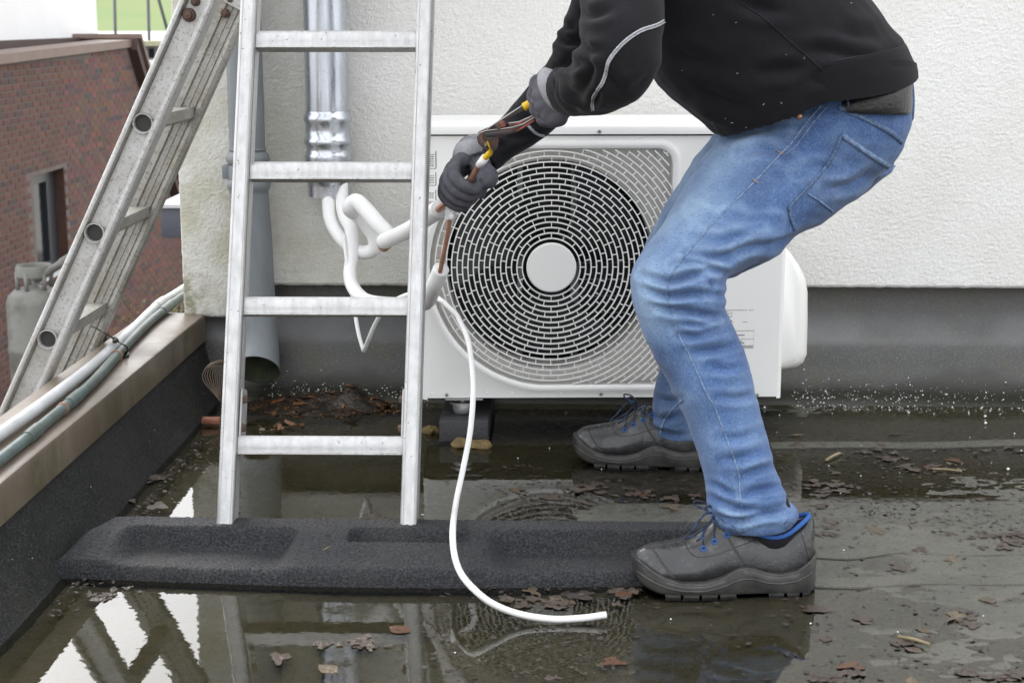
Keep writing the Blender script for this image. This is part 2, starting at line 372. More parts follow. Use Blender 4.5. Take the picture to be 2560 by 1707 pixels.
# lap seams of the roofing felt
def lap(pts, hgt, name='felt_seam'):
    b = B(); pw = catmull([G(*p, .001) for p in pts], 8)
    for i in range(len(pw)): pw[i] = Vector((pw[i].x, pw[i].y+noise.noise(pw[i]*9)*.004, hgt))
    b.rings([[p+Vector((0, 0, -.012)), p, p+Vector((0, .05, -.0008)), p+Vector((0, .05, -.012))] for p in pw])
    o = b.obj(name, m_roof, roof, smooth=rad(30))
lap([(2040, 1393), (2130, 1397), (2250, 1382), (2400, 1388), (2700, 1386)], .0022)
lap([(2030, 1466), (2150, 1468), (2300, 1461), (2450, 1463), (2700, 1462)], .0030)
lap([(1930, 1120), (2130, 1118), (2300, 1120), (2560, 1112), (2800, 1110)], .0026)

# ---- rear upstand: curved felt under the overhanging wall
prof = [(4.2, .34), (4.155, .31), (4.152, .262), (4.143, .222), (4.118, .180), (4.088, .142), (4.068, .104), (4.050, .064), (4.012, .030), (3.968, .008), (3.94, -.012)]
pr_ = catv(prof, 4); xs = np.arange(-.98, 2.31, .02); rg = []
for x in xs:
    q = []
    for k, (yy, zz) in enumerate(pr_):
        a = noise.noise(Vector((x*2.3, zz*4, 4)))*.008+noise.noise(Vector((x*9, zz*9, 1)))*.002
        f = math.exp(-((zz-.06)/.06)**2); q.append(Vector((x, yy+a+f*.012*noise.noise(Vector((x*3.1, 7, 0))), zz+f*.014*noise.noise(Vector((x*2.1, 2, 0))))))
    rg.append(q)
m_ups2 = m_upstand.copy(); t_ = m_ups2.node_tree
for n_ in t_.nodes:
    if n_.type == 'BUMP': n_.inputs['Strength'].default_value = .35
pb = t_.nodes['Principled BSDF']; lkc = pb.inputs['Base Color'].links[0].from_socket
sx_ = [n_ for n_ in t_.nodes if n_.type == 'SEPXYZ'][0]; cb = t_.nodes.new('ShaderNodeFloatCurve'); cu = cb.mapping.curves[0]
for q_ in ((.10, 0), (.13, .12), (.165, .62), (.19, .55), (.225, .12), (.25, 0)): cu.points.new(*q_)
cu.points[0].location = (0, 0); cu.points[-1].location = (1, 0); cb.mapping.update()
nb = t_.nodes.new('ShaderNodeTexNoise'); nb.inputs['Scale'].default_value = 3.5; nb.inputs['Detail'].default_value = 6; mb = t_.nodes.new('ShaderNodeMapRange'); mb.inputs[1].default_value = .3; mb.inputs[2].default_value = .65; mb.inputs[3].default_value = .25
cm_ = t_.nodes.new('ShaderNodeMath'); cm_.operation = 'MULTIPLY'; mx_ = t_.nodes.new('ShaderNodeMixRGB'); mx_.inputs[2].default_value = (.21, .21, .22, 1)  # pale band: lime bloom together with wet sky sheen painted into the colour
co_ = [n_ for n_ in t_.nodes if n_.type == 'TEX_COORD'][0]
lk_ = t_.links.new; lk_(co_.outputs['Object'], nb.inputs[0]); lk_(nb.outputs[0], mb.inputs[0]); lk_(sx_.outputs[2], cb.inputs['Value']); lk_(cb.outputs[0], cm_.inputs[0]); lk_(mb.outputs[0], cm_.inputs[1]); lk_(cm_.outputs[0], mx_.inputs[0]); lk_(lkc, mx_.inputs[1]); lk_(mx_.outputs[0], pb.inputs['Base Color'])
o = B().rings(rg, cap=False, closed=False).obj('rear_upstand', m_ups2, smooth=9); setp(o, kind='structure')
# ---- left upstand under the metal cap
rg = []
for y in np.arange(1.2, 4.13, .0075):
    q = []
    for k in range(31):
        t = k/30; x = -.965+.075*t**1.3+.012*t; z = .185*(1-t)**1.15-.012*t; g_ = noise.noise(Vector((z*190, y*190, 0)))*.0016+noise.noise(Vector((z*90, y*90, 4)))*.0008
        q.append(Vector((x+g_+noise.noise(Vector((1, y*3, z*8)))*.004, y, z+g_+noise.noise(Vector((5, y*4, z*9)))*.003)))
    rg.append(q)
m_ups3, S3b = mat('left_upstand_bitumen', (.045, .045, .045), .6, bump=1.0, bs=300, bd=.003, spec=.22)
c_l = S3b['mix'](S3b['rng'](S3b['nz'](5), .35, .65), (.013, .0135, .0135), (.024, .024, .023)); c_l = S3b['mix'](S3b['rng'](S3b['nz'](7), .52, .7, 0, .7), c_l, (.024, .029, .013)); c_l = S3b['mix'](S3b['rng'](S3b['nz'](260, 2), .54, .68, 0, .8), c_l, (.085, .085, .083)); S3b['lk'](c_l, S3b['b'].inputs['Base Color'])
o = B().rings(rg, cap=False, closed=False).obj('left_upstand', m_ups3, smooth=9); setp(o, kind='structure')
# ---- parapet wall and its folded metal cap
b = B(); b.box((-1.098, .6, -2.9), (-.975, 4.3, .17)); par = b.obj('parapet_wall', m_conc); setp(par, 'low parapet wall under the brown metal cap', 'parapet')
def capx(y): return noise.noise(Vector((2, y*2, 0)))*.0015
rg = []
for y in np.arange(.6, 4.081, .06):
    rg.append([Vector((x+capx(y)*.5, y, z+capx(y+7))) for x, z in ((-1.106, .14), (-1.106, .205), (-1.103, .2095), (-1.098, .211), (-.952, .2085), (-.9465, .2065), (-.944, .201), (-.9425, .138), (-.950, .136), (-.952, .196), (-1.098, .199), (-1.100, .14))])
o = B().rings(rg).obj('metal_cap', m_cap, par, smooth=rad(35))

# ---- house wall: stucco with real grain, stepping down past the left end
house = empty('stucco_house_wall', (-.2, 4.08, .28), 'white rough stucco house wall behind the air conditioner', 'wall')
WX0, WX1, WZ0, WZ1, st = -1.0, 1.62, .2, 1.12, .0030
nx = int((WX1-WX0)/st)+1; nz_ = int((WZ1-WZ0)/st)+1; idx = {}; V = []; Fc = []
def wallbottom(x): return (.198 if x < -.875 else .287+.0012*x)+noise.noise(Vector((x*40, 0, 0)))*.0016
for j in range(nz_):
    for i in range(nx):
        x = WX0+(WX1-WX0)*i/(nx-1); z = WZ0+(WZ1-WZ0)*j/(nz_-1); wb = wallbottom(x)
        if z < wb-st: continue
        zz = max(z, wb); p = Vector((x, 0, z))
        h = noise.noise(Vector((x*185+2*noise.noise(Vector((x*90, z*90, 5))), z*205, 0)))*.0011+noise.noise(Vector((x*340+9, z*360, 3)))*.0013+noise.noise(Vector((x*60, z*80, 7)))*.0004+noise.noise(Vector((x*9, z*9, 1)))*.0006
        ed = min(1, max(0, (zz-wb)/.006))
        xx = x+(noise.noise(Vector((3, 0, z*60)))*.003 if i == 0 else 0)
        idx[i, j] = len(V); V.append((xx, 4.08-h*1.25+(1-ed)*.006+(.005 if i == 0 else 0), zz))
for j in range(nz_-1):
    for i in range(nx-1):
        k = [(i, j), (i+1, j), (i+1, j+1), (i, j+1)]
        if all(q in idx for q in k): Fc.append(tuple(idx[q] for q in k))
link('stucco_face', meshof(V, Fc), m_stucco, house, smooth=9)
b = B(); b.box((-.998, 4.0865, .30), (4.0, 9, 5.6)); b.box((-.998, 4.0865, .2), (-.88, 9, .3)); b.box((-.998, 4.078, 1.12), (4.0, 4.0863, 5.6)); b.box((1.62, 4.078, .289), (4.0, 4.0863, 1.12))
b.obj('wall_body', m_stucco, house)
b = B(); b.box((-.98, 4.16, -2.9), (4, 9, .3)); o = b.obj('house_plinth', m_conc, house)

# ================================================================== far background
gr = link('ground', meshof([(-900, -60, -2.9), (900, -60, -2.9), (900, 2500, -2.9), (-900, 2500, -2.9)], [(0, 1, 2, 3)]), m_ground); setp(gr, kind='structure')
gv = link('gravel_yard', meshof([(-300, 26, -2.89), (300, 26, -2.89), (300, 470, -2.89), (-300, 470, -2.89)], [(0, 1, 2, 3)]), m_gravel); setp(gv, kind='structure')
V = []; NX = 30
for j, (y, z) in enumerate(((470, -2.88), (560, 6), (700, 22), (1000, 60), (1500, 110))):
    for i in range(NX+1): V.append((-700+1400*i/NX, y+math.sin(i*1.7)*12, z+math.sin(i*.9)*(.5+j*1.2) if j else -2.88))
hl = link('grass_hill', meshof(V, [(j*(NX+1)+i, j*(NX+1)+i+1, (j+1)*(NX+1)+i+1, (j+1)*(NX+1)+i) for j in range(4) for i in range(NX)]), m_grass, smooth=9); setp(hl, kind='structure')
XB = -5.3
bh = empty('brick_house', (XB, 16, -2.9), 'red brick house with brown coping beyond the left ladder', 'house')
Y0, Y1, ZB = 13.2, 24.0, -2.9
def topz(y): return min(.565+(y-14.9)*.019, .63-(y-19.34)*1.1)
WN = (15.6, 16.62, -1.62, -.58)
b = B(); pl = []
yb_ = 23.2
out_poly = [(Y0, ZB), (yb_, ZB), (yb_, topz(yb_)), (19.34, .63), (Y0, topz(Y0))]
# mortar wall built round the window opening
def slab(bb, y0, y1, z0, z1f): bb.prism([(XB, y0, z0), (XB, y1, z0), (XB, y1, z1f(y1)), (XB, y0, z1f(y0))], (-.3, 0, 0))
slab(b, Y0, WN[0], ZB, topz); slab(b, WN[0], WN[1], ZB, lambda y: WN[2]); slab(b, WN[0], WN[1], WN[3], topz); slab(b, WN[1], 19.34, ZB, topz); slab(b, 19.34, yb_, ZB, topz)
b.obj('wall', m_mortar, bh)
b = B(); b.box((-12, Y0, -2.9), (XB-.3, 19.34, .5)); b.obj('back_wall', m_mortar, bh)
bl, bhh, jt = .208, .050, .0135
cells = []; r_ = 0; z = ZB+.02
while z+bhh < .8:
    y = Y0+(.11 if r_ % 2 else 0)
    while y+bl < yb_:
        c = (y+bl/2, z+bhh/2)
        y_a, y_b = y, y+bl
        if y_b < WN[0] or y_a > WN[1] or z+bhh < WN[2] or z > WN[3]:
            if z+bhh < min(topz(y_a), topz(y_b))-.02: cells.append((y_a, z))
        y += bl+jt
    z += bhh+jt; r_ += 1
vis = []; rest = []
for c in cells:
    u, v_ = proj((XB, c[0]+bl/2, c[1]+bhh/2))
    lx = 451-(v_)*.447   # left edge of the near ladder rail
    if -5 < u < lx-4 and v_ < 1000: vis.append(c)
    else: rest.append(c)
vis.sort(); singles = vis[:298]; rest += vis[298:]
bm_ = B().bbox((0, 0, 0), (.008, bl, bhh), .003, 1).me('brick'); bm_.materials.append(m_brick)
for y, z in singles:
    o = bpy.data.objects.new('brick', bm_); COL.objects.link(o); o.location = (XB-.002+R.uniform(-.001, .002), y+R.uniform(-.002, .002), z); o.parent = bh; o.matrix_parent_inverse = pm(bh).inverted()
V = []; Fc = []; tint = []
for y, z in rest:
    k = len(V); x = XB+.006+R.uniform(-.001, .002); V += [(x, y, z), (x, y+bl, z), (x, y+bl, z+bhh), (x, y, z+bhh), (XB-.001, y, z), (XB-.001, y+bl, z), (XB-.001, y+bl, z+bhh), (XB-.001, y, z+bhh)]
    Fc += [tuple(k+q for q in f) for f in ((0, 1, 2, 3), (0, 4, 5, 1), (1, 5, 6, 2), (2, 6, 7, 3), (3, 7, 4, 0))]
    c = R.choice(BR); tint += [(*[min(1, q*R.uniform(.8, 1.2)) for q in c], 1)]*20
me = meshof(V, Fc, 'bricks'); ca = me.color_attributes.new('tint', 'FLOAT_COLOR', 'CORNER'); ca.data.foreach_set('color', np.array(tint, np.float32).ravel())
o = link('brickwork', me, m_brick2, bh); setp(o, kind='stuff')
b = B(); b.prism([(XB+.05, Y0, topz(Y0)-.005), (XB+.05, 19.44, .632), (XB+.05, 19.44, .722), (XB+.05, Y0, topz(Y0)+.09)], (-.42, 0, 0)); b.obj('coping', m_coping, bh)
b = B(); b.prism([(XB+.12, 19.36, .60), (XB+.12, yb_+.5, topz(yb_+.5)-.03), (XB+.12, yb_+.5, topz(yb_+.5)+.13), (XB+.12, 19.40, .735)], (-.13, 0, 0)); b.obj('fascia', m_fascia, bh)
b = B(); b.prism([(XB+.16, 19.42, .737), (XB+.16, yb_+.5, topz(yb_+.5)+.135), (XB+.16, yb_+.5, topz(yb_+.5)+.19), (XB+.16, 19.45, .79)], (-4, 0, 0)); b.obj('roof', m_coping, bh)
b = B(); b.box((-12, 12, .5), (-5.95, 20.62, .66)); b.box((-12, 12, .66), (-5.90, 20.75, .745)); b.obj('upper_flashing', m_fascia, bh)
b = B(); b.box((-12, 12, .74), (-6.0, 20.52, 6)); b.obj('upper_wall', m_render, bh)
wnd = empty('window', (XB-.12, 16.1, -1.1)); wnd.parent = bh; wnd.matrix_parent_inverse = pm(bh).inverted()
b = B(); y0, y1, z0, z1 = WN; b.box((XB-.16, y0, z0), (XB-.11, y0+.07, z1)); b.box((XB-.16, y1-.28, z0), (XB-.11, y1, z1)); b.box((XB-.16, y0+.07, z1-.12), (XB-.11, y1-.28, z1)); b.box((XB-.16, y0+.07, z0), (XB-.11, y1-.28, z0+.08)); b.obj('frame', m_frame, wnd)
b = B(); b.box((XB-.15, y0+.07, z0+.08), (XB-.142, y1-.28, z1-.12)); b.obj('pane', m_glass, wnd)
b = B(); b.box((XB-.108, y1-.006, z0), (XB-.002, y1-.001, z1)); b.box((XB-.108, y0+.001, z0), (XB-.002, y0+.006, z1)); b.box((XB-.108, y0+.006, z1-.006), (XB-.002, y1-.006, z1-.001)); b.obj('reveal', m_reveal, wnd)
b = B(); b.box((XB-.14, y0+.3, z0+.08), (XB-.115, y0+.35, z1-.12)); b.obj('mullion', m_frame, wnd)
b = B(); b.box((XB-.11, y0+.004, z0-.05), (XB+.03, y1-.004, z0-.002)); b.obj('sill', m_boxtop, wnd)

# gas cylinder on a concrete plinth
cx, cy = -3.08, 9.0; ct = -.60
gc = empty('gas_cylinder', (cx, cy, ct-1.15), 'grey white gas cylinder with handle collar standing left below the parapet', 'gas cylinder')
b = B(); b.lathe([(.165, ct-1.15), (.172, ct-1.12), (.172, ct-.36), (.176, ct-.35), (.176, ct-.32), (.172, ct-.31), (.172, ct-.06), (.16, ct-.015), (.12, ct+.02), (.06, ct+.035), (.0, ct+.037)], (cx, cy, 0), 40); b.obj('body', m_cyl, gc, smooth=rad(50))
b = B(); n = 40; rg = []
for k in range(n+1):
    a = rad(20)+rad(320)*k/n; c_, s_ = math.cos(a), math.sin(a); hi = .165+(.0 if k % 13 > 3 else 0)
    rg.append([Vector((cx+r*c_, cy+r*s_, ct+z)) for r, z in ((.108, .10), (.108, .15), (.100, .165), (.092, .15), (.092, .10))])
b.rings(rg); b.obj('collar', m_cyl, gc, smooth=rad(50))
for a in (-150, -100, -40, 40, 120):
    c_, s_ = math.cos(rad(a)), math.sin(rad(a)); b = B(); b.tube([(cx+.1*c_, cy+.1*s_, ct+.01), (cx+.1*c_, cy+.1*s_, ct+.13)], .014, 8); b.obj('collar_post', m_cyl, gc, smooth=9)
b = B(); b.lathe([(.02, 0), (.022, .06), (.03, .07), (.03, .1), (.012, .11)], (cx, cy, ct+.03), 16); b.obj('valve', m_screw, gc, smooth=rad(40))
rg_o = B().tube(catmull([(cx+.02, cy-.02, ct+.09), (cx+.08, cy-.05, ct+.12), (cx+.16, cy-.03, ct+.17), (cx+.24, cy, ct+.22)], 5), [.03]*5+[.024]*6+[.03]*5, 10).obj('gas_regulator', m_cyl, smooth=9)
setp(rg_o, 'silver regulator on top of the gas cylinder', 'regulator')
h_o = B().tube(catmull([(cx+.2, cy+.05, ct+.2), (cx+.27, cy+.1, ct+.14), (cx+.33, cy+.2, ct-.1), (cx+.3, cy+.3, ct-.7)], 6), .014, 8).obj('gas_hose', m_tie, smooth=9); setp(h_o, 'black hose leaving the gas cylinder regulator', 'hose')
b = B(); b.bbox((cx-.4, cy-.4, -2.9), (cx+.4, cy+.4, ct-1.15), .02); o = b.obj('concrete_plinth', m_conc, smooth=rad(40)); setp(o, 'concrete plinth carrying the gas cylinder', 'plinth')
# slate box canopy by the wall corner
cn = empty('flat_canopy', tuple(P(430, 560, 12)), 'slate grey flat canopy with pale top beside the wall corner', 'canopy')
A_ = P(404, 595, 12); B_ = P(404, 520, 12)
b = B(); b.box((A_.x, 12, A_.z), (A_.x+1.2, 13.6, B_.z)); b.obj('fascia_box', m_box, cn, bevel=.01)
b = B(); b.box((A_.x-.02, 11.97, B_.z+.002), (A_.x+1.25, 13.62, B_.z+.03)); b.obj('top_sheet', m_boxtop, cn)
for xx in (A_.x+.06, A_.x+1.1): B().box((xx, 12.6, -2.9), (xx+.08, 12.7, A_.z)).obj('post', m_box, cn)
# shrubs
def shrub(name, c, rx, ry, rz, nleaf, label, group, nst=12, ls=.05):
    e = empty(name, (c[0], c[1], c[2]), label, 'shrub', group); b = B(); sb = B(); tips = []
    for k in range(nst):
        a = R.uniform(0, 6.28); q = R.uniform(.2, 1); p0 = Vector((c[0]+R.uniform(-.1, .1)*rx, c[1]+R.uniform(-.1, .1)*ry, c[2])); p1 = Vector((c[0]+rx*q*math.cos(a), c[1]+ry*q*math.sin(a), c[2]+rz*R.uniform(.6, 1)))
        mid = (p0+p1)/2+Vector((0, 0, rz*.12)); pts = catmull([p0, mid, p1], 4); sb.tube(pts, [.012-.001*i for i in range(len(pts))], 5); tips += pts[2:]
    for k in range(nleaf):
        p = R.choice(tips)+Vector((R.gauss(0, .13)*rx, R.gauss(0, .13)*ry, R.gauss(0, .1)*rz)); d = Vector((R.gauss(0, 1), R.gauss(0, 1), R.gauss(.3, 1))).normalized(); s_ = d.cross(Vector((R.gauss(0, 1), R.gauss(0, 1), R.gauss(0, 1)))).normalized(); l = ls*R.uniform(.6, 1.3)
        b.add([p, p+d*l*.5+s_*l*.25, p+d*l, p+d*l*.5-s_*l*.25], [(0, 1, 2, 3)])
    sb.obj('stems', m_bark2, e, smooth=9); b.obj('foliage', m_leafg, e, fix=False)
shrub('garden_shrub', (-3.55, 14.4, -2.9), .75, .9, 1.3, 900, 'low yellow green shrub in front of the brick house', 'shrubs by the brick house', ls=.05)
shrub('garden_shrub', (-4.2, 16.6, -2.9), .7, .9, 1.05, 700, 'sparse shrub deeper in the gap behind the left ladder', 'shrubs by the brick house', ls=.05)
c = P(440, 440, 24); shrub('hedge_bush', (c.x-.3, 24.5, -2.9), 1.4, 1.0, c.z+2.9+.3, 1500, 'bright green bush between the ladder and the wall corner', 'shrubs by the brick house', 20, ls=.09)
# shed with mossy roof and steel posts
def boxpx(x0, y0, x1, y1, Y, d): a = P(x0, y1, Y); c = P(x1, y0, Y); return (a.x, Y, a.z), (c.x, Y+d, c.z)
sh = empty('garden_shed', tuple(P(365, 150, 30)), 'grey shed with a mossy flat roof behind the brick house', 'shed')
a, c = boxpx(300, 116, 412, 152, 30, 4); B().box((a[0], a[1], -2.9), c).obj('wall', m_shed, sh)
a, c = boxpx(326, 104, 420, 116, 29.8, 4.5); B().box((a[0], a[1], a[2]+.003), c).obj('roof', m_moss, sh)
for x in (350, 372, 395): a, c = boxpx(x, 122, x+12, 145, 29.96, .03); B().box(a, c).obj('window', m_glass, sh)
a, c = boxpx(330, 152, 400, 186, 27, .2); o = B().box((a[0], a[1], -2.9), c).obj('garden_wall', m_render); setp(o, 'low white garden wall in front of the grey shed', 'wall')
for i, (p0, p1, lb) in enumerate((((282, -160), (289, 100), 'leftmost thin dark steel post behind the brick house'), ((366, -160), (373, 106), 'middle thin dark steel post behind the brick house'), ((352, -160), (418, 75), 'slanting thin dark steel bar behind the left ladder'))):
    t0 = P(*p0, 31); t1 = P(*p1, 31); dirn = (t1-t0); ex = t1 if i == 2 else t1
    if i < 2: ex = Vector((t1.x, 31, -2.9)); 
    o = B().tube([t0, t1] if i == 2 else [t0, t1, ex], .032, 8).obj('steel_post', m_post, smooth=9); setp(o, lb, 'post', 'steel posts in the background')

# ================================================================== OBJECTS
# ---- downpipe, flared shoe
def prof_tube(b, axis_pts, radii, n=36): b.tube(axis_pts, radii, n)
Yp = 4.0
def zat(py, Y=Yp, px=620): return P(px, py, Y).z
dp = empty('grey_downpipe', (P(617, 900, Yp).x, Yp, .05), 'grey plastic downpipe with socket joint and flared foot by the wall corner', 'downpipe')
def xl(py): return P(0, py, Yp).x
cxp = P(616, 300, Yp).x
b = B(); r0 = .0455
pr2 = [(r0, 3.9), (r0, zat(378)), (.052, zat(384)), (.0555, zat(392)), (.0555, zat(402)), (.050, zat(410))]
b.lathe(pr2, (cxp, Yp, 0), 40); b.obj('upper_pipe', m_pvc, dp, smooth=rad(45))
b = B(); b.lathe([(.050, zat(412)), (.0515, zat(420)), (.0515, zat(445)), (.050, zat(446)), (.055, zat(452)), (.0565, zat(460)), (.055, zat(470)), (.051, zat(475)), (.0505, zat(481))], (cxp, Yp, 0), 40); b.obj('socket', m_pvc, dp, smooth=rad(35))
b = B(); b.bbox((cxp-.064, Yp-.02, zat(446)), (cxp-.045, Yp+.02, zat(412)), .003); b.obj('clip', m_pvc, dp, smooth=rad(40))
b = B(); n = 40; rg = []
pa = [(cxp, Yp, zat(481), .050), (cxp+.004, Yp, zat(600), .0515), (cxp+.006, Yp-.004, zat(740), .0535), (cxp+.009, Yp-.012, zat(820), .057), (cxp+.012, Yp-.03, zat(868), .0585), (cxp+.017, Yp-.056, zat(893), .059), (cxp+.021, Yp-.080, zat(907), .0595)]
tl = [0, 0, 4, 12, 26, 40, 48]
for inn in (0, 1):
    seq = list(zip(pa, tl)); seq = seq if not inn else seq[::-1]
    for (x, y, z, r), a in seq:
        r -= .0035*inn; ca_, sa_ = math.cos(rad(a)), math.sin(rad(a)); u_ = Vector((1, 0, 0)); v_ = Vector((0, ca_, sa_*-1)); v_ = Vector((0, ca_, -sa_))
        rg.append([Vector((x, y, z))+u_*(r*math.cos(2*math.pi*k/n))+v_*(r*math.sin(2*math.pi*k/n)) for k in range(n)])
nr = len(pa); b.rings(rg[:nr], cap=False); ff = b.obj('flared_foot', m_pvc, dp, smooth=rad(50)); B().rings([rg[nr-1]]+rg[nr:], cap=False).obj('foot_inside', M('pipe_inside_shade', (.035, .036, .03), .8, col2=(.06, .07, .03), vs_=20), ff, smooth=rad(50))  # inner wall coloured dark: the shade inside the foot is painted on
ring_d = B(); ring_d.lathe([(.0475, 0), (.049, .003), (.0475, .006)], (cxp, Yp, zat(376)), 40); ring_d.obj('bead', m_pvc, dp, smooth=9)
for z_ in (1.6, 3.2): B().lathe([(.047, -.015), (.051, -.013), (.051, .013), (.047, .015)], (cxp, Yp, z_), 30).obj('bracket', m_galv, dp, smooth=rad(40))
# ---- galvanised duct pipe with ribbed couplings
gx = P(818, 250, 4.0).x
gp = empty('galvanised_pipe', (gx, 4.0, zat(490)), 'shiny galvanised pipe with ribbed couplings ending above the white insulation', 'pipe')
zz = lambda py: P(818, py, 4.0).z
b = B(); b.lathe([(.0545, 3.9), (.0545, zz(280))], (gx, 4.0, 0), 48, cap=False); b.obj('straight_pipe', m_galv, gp, smooth=9)
prf = [(.0565, zz(277)), (.0575, zz(284)), (.0605, zz(289)), (.0615, zz(297)), (.0605, zz(304)), (.0575, zz(309)), (.0572, zz(341)), (.060, zz(345)), (.0615, zz(353)), (.060, zz(361)), (.0565, zz(365)), (.0565, zz(379)), (.0592, zz(384)), (.0605, zz(392)), (.0592, zz(398)), (.0585, zz(430)), (.060, zz(438)), (.0605, zz(444)), (.0585, zz(452)), (.0555, zz(457)), (.0540, zz(464)), (.0538, zz(490)), (.050, zz(490)), (.050, zz(300))]
b = B(); b.lathe(prf, (gx, 4.0, 0), 48, cap=False); b.obj('coupling', m_galv, gp, smooth=rad(50))
for z_ in (1.55, 3.0): B().lathe([(.056, -.015), (.061, -.013), (.061, .013), (.056, .015)], (gx, 4.0, z_), 30).obj('bracket', m_galv, gp, smooth=rad(40))

# ---- outdoor air conditioner
c0 = G(1056, 999, .097); c1 = G(1953, 995, .097); acz = math.atan2(c1.y-c0.y, c1.x-c0.x); ACW = (c1-c0).length
ac = empty('air_conditioner', tuple(c0), 'white outdoor air conditioner unit with round fan grille', 'air conditioner', rz=acz)
acm = pm(ac); aci = acm.inverted()
def acl(px, py, d=0.0):      # pixel -> AC local (x, d, z) on the plane local y = d
    o_ = aci @ Vector((0, 0, H)); dr = aci.to_3x3() @ ray(px, py); t = (d-o_.y)/dr.y; return o_+dr*t
def A(bb, name, m, par=None, **k): return bb.obj(name, m, par or ac, world=False, **k)
hub = acl(1376, 669); zt = acl(1400, 338).z; zl = acl(1400, 314).z; DEP = .30
fx0 = acl(1075, 669).x; frx = acl(1678, 600).x; fzt = acl(1500, 372).z; fzb = acl(1500, 960).z
RC = hub.x-fx0
# front panel opening outline (circle on the left, square on the right)
def outline(off, n=24):
    r = RC+off; pts = []
    top = fzt+off; bot = fzb-off; rx = frx+off; cr = .035+off*.6
    ct_ = math.asin(min(1, (top-hub.z)/r)) if (top-hub.z) < r else math.pi/2
    cb_ = math.asin(min(1, (hub.z-bot)/r)) if (hub.z-bot) < r else math.pi/2
    for k in range(n*2+1):
        a = math.pi-ct_ + (ct_+cb_)*k/(n*2); pts.append((hub.x+r*math.cos(a), hub.z+r*math.sin(a)))
    def seg(p, q, m_): return [(p[0]+(q[0]-p[0])*k/m_, p[1]+(q[1]-p[1])*k/m_) for k in range(1, m_)]
    pts += seg(pts[-1], (rx-cr, bot), 8)
    for (x, z, a0) in ((rx-cr, bot+cr, -90), (rx-cr, top-cr, 0)):
        for k in range(9): a = rad(a0+90*k/8); pts.append((x+cr*math.cos(a), z+cr*math.sin(a)))
        if a0 == -90: pts += seg((rx, bot+cr), (rx, top-cr), 16)
    pts += seg(pts[-1], pts[0], 8)
    return pts
def inside(x, z):
    if z > fzt or z < fzb or x > frx: return False
    if x < hub.x: return (x-hub.x)**2+(z-hub.z)**2 < RC**2
    return True
ol = outline(0); N = len(ol)
# front panel: ring between rectangle border and opening
Wd, Ht = ACW, zt-.0
def torect(p):
    dx, dz = p[0]-hub.x, p[1]-hub.z; s = 1e9
    if dx > 1e-9: s = min(s, (Wd-.012-hub.x)/dx)
    if dx < -1e-9: s = min(s, (0.012-hub.x)/dx)
    if dz > 1e-9: s = min(s, (Ht-.002-hub.z)/dz)
    if dz < -1e-9: s = min(s, (.004-hub.z)/dz)
    return (hub.x+dx*s, hub.z+dz*s)
rg = [[Vector((*torect(p)[:1], 0, torect(p)[1])) for p in ol]]
rg = [[Vector((q[0], 0, q[1])) for q in map(torect, ol)], [Vector((p[0], 0, p[1])) for p in outline(.022)], [Vector((p[0], -.004, p[1])) for p in outline(.016)], [Vector((p[0], -.0055, p[1])) for p in outline(.011)], [Vector((p[0], -.0055, p[1])) for p in outline(.006)], [Vector((p[0], -.003, p[1])) for p in outline(.001)], [Vector((p[0], .018, p[1])) for p in outline(-.001)]]
# corners of the rectangle
bb = B().rings(rg, cap=False)
for (X, Z) in ((.012, .004), (Wd-.012, .004), (Wd-.012, Ht-.002), (.012, Ht-.002)):
    lst = rg[0]
    for k in range(N):
        a, c = lst[k], lst[(k+1) % N]
        if (abs(a.x-X) < 1e-4) != (abs(c.x-X) < 1e-4) and (abs(a.z-Z) < 1e-4) != (abs(c.z-Z) < 1e-4) and ((abs(a.x-X) < 1e-4 or abs(a.z-Z) < 1e-4) and (abs(c.x-X) < 1e-4 or abs(c.z-Z) < 1e-4)):
            bb.add([a, c, (X, 0, Z)], [(0, 1, 2)])
A(bb, 'front_panel', m_acw, smooth=rad(40))
# body: rounded vertical corners, open front
def rrect(x0, x1, y0, y1, r, n=6):
    q = []
    for (x, y, a0) in ((x1-r, y0+r, -90), (x1-r, y1-r, 0), (x0+r, y1-r, 90), (x0+r, y0+r, 180)):
        for k in range(n+1): a = rad(a0+90*k/n); q.append((x+r*math.cos(a), y+r*math.sin(a)))
    return q
fr = rrect(0, Wd, 0, DEP, .012)
# drop the front segment: list starts at the right front corner and ends at the left front one
bb = B(); bb.rings([[Vector((x, y, .0)) for x, y in fr], [Vector((x, y, Ht)) for x, y in fr]], cap=False, closed=False)
bb.add([Vector((x, y+.004, .003)) for x, y in rrect(.004, Wd-.004, 0, DEP-.006, .01)], [tuple(range(28))])
A(bb, 'casing', m_acw, smooth=rad(40))
bb = B(); lr = rrect(-.004, Wd+.004, -.006, DEP+.006, .016)
sc = lambda q, s: [(Wd/2+(x-Wd/2)*s, DEP/2+(y-DEP/2)*(1-(1-s)*2.5)) for x, y in q]
bb.rings([[Vector((x, y, Ht+.002)) for x, y in lr], [Vector((x, y, zl-.004)) for x, y in lr], [Vector((x, y, zl)) for x, y in sc(lr, .993)], [Vector((x, y, zl+.006)) for x, y in sc(lr, .965)], [Vector((x, y, zl+.008)) for x, y in sc(lr, .90)]])
A(bb, 'lid', m_acw, smooth=rad(50))
bb = B(); bb.rings([[Vector((x, y, Ht-.008)) for x, y in rrect(.003, Wd-.003, .004, DEP-.003, .01)], [Vector((x, y, Ht+.004)) for x, y in rrect(.003, Wd-.003, .004, DEP-.003, .01)]]); A(bb, 'lid_gap', m_dark)
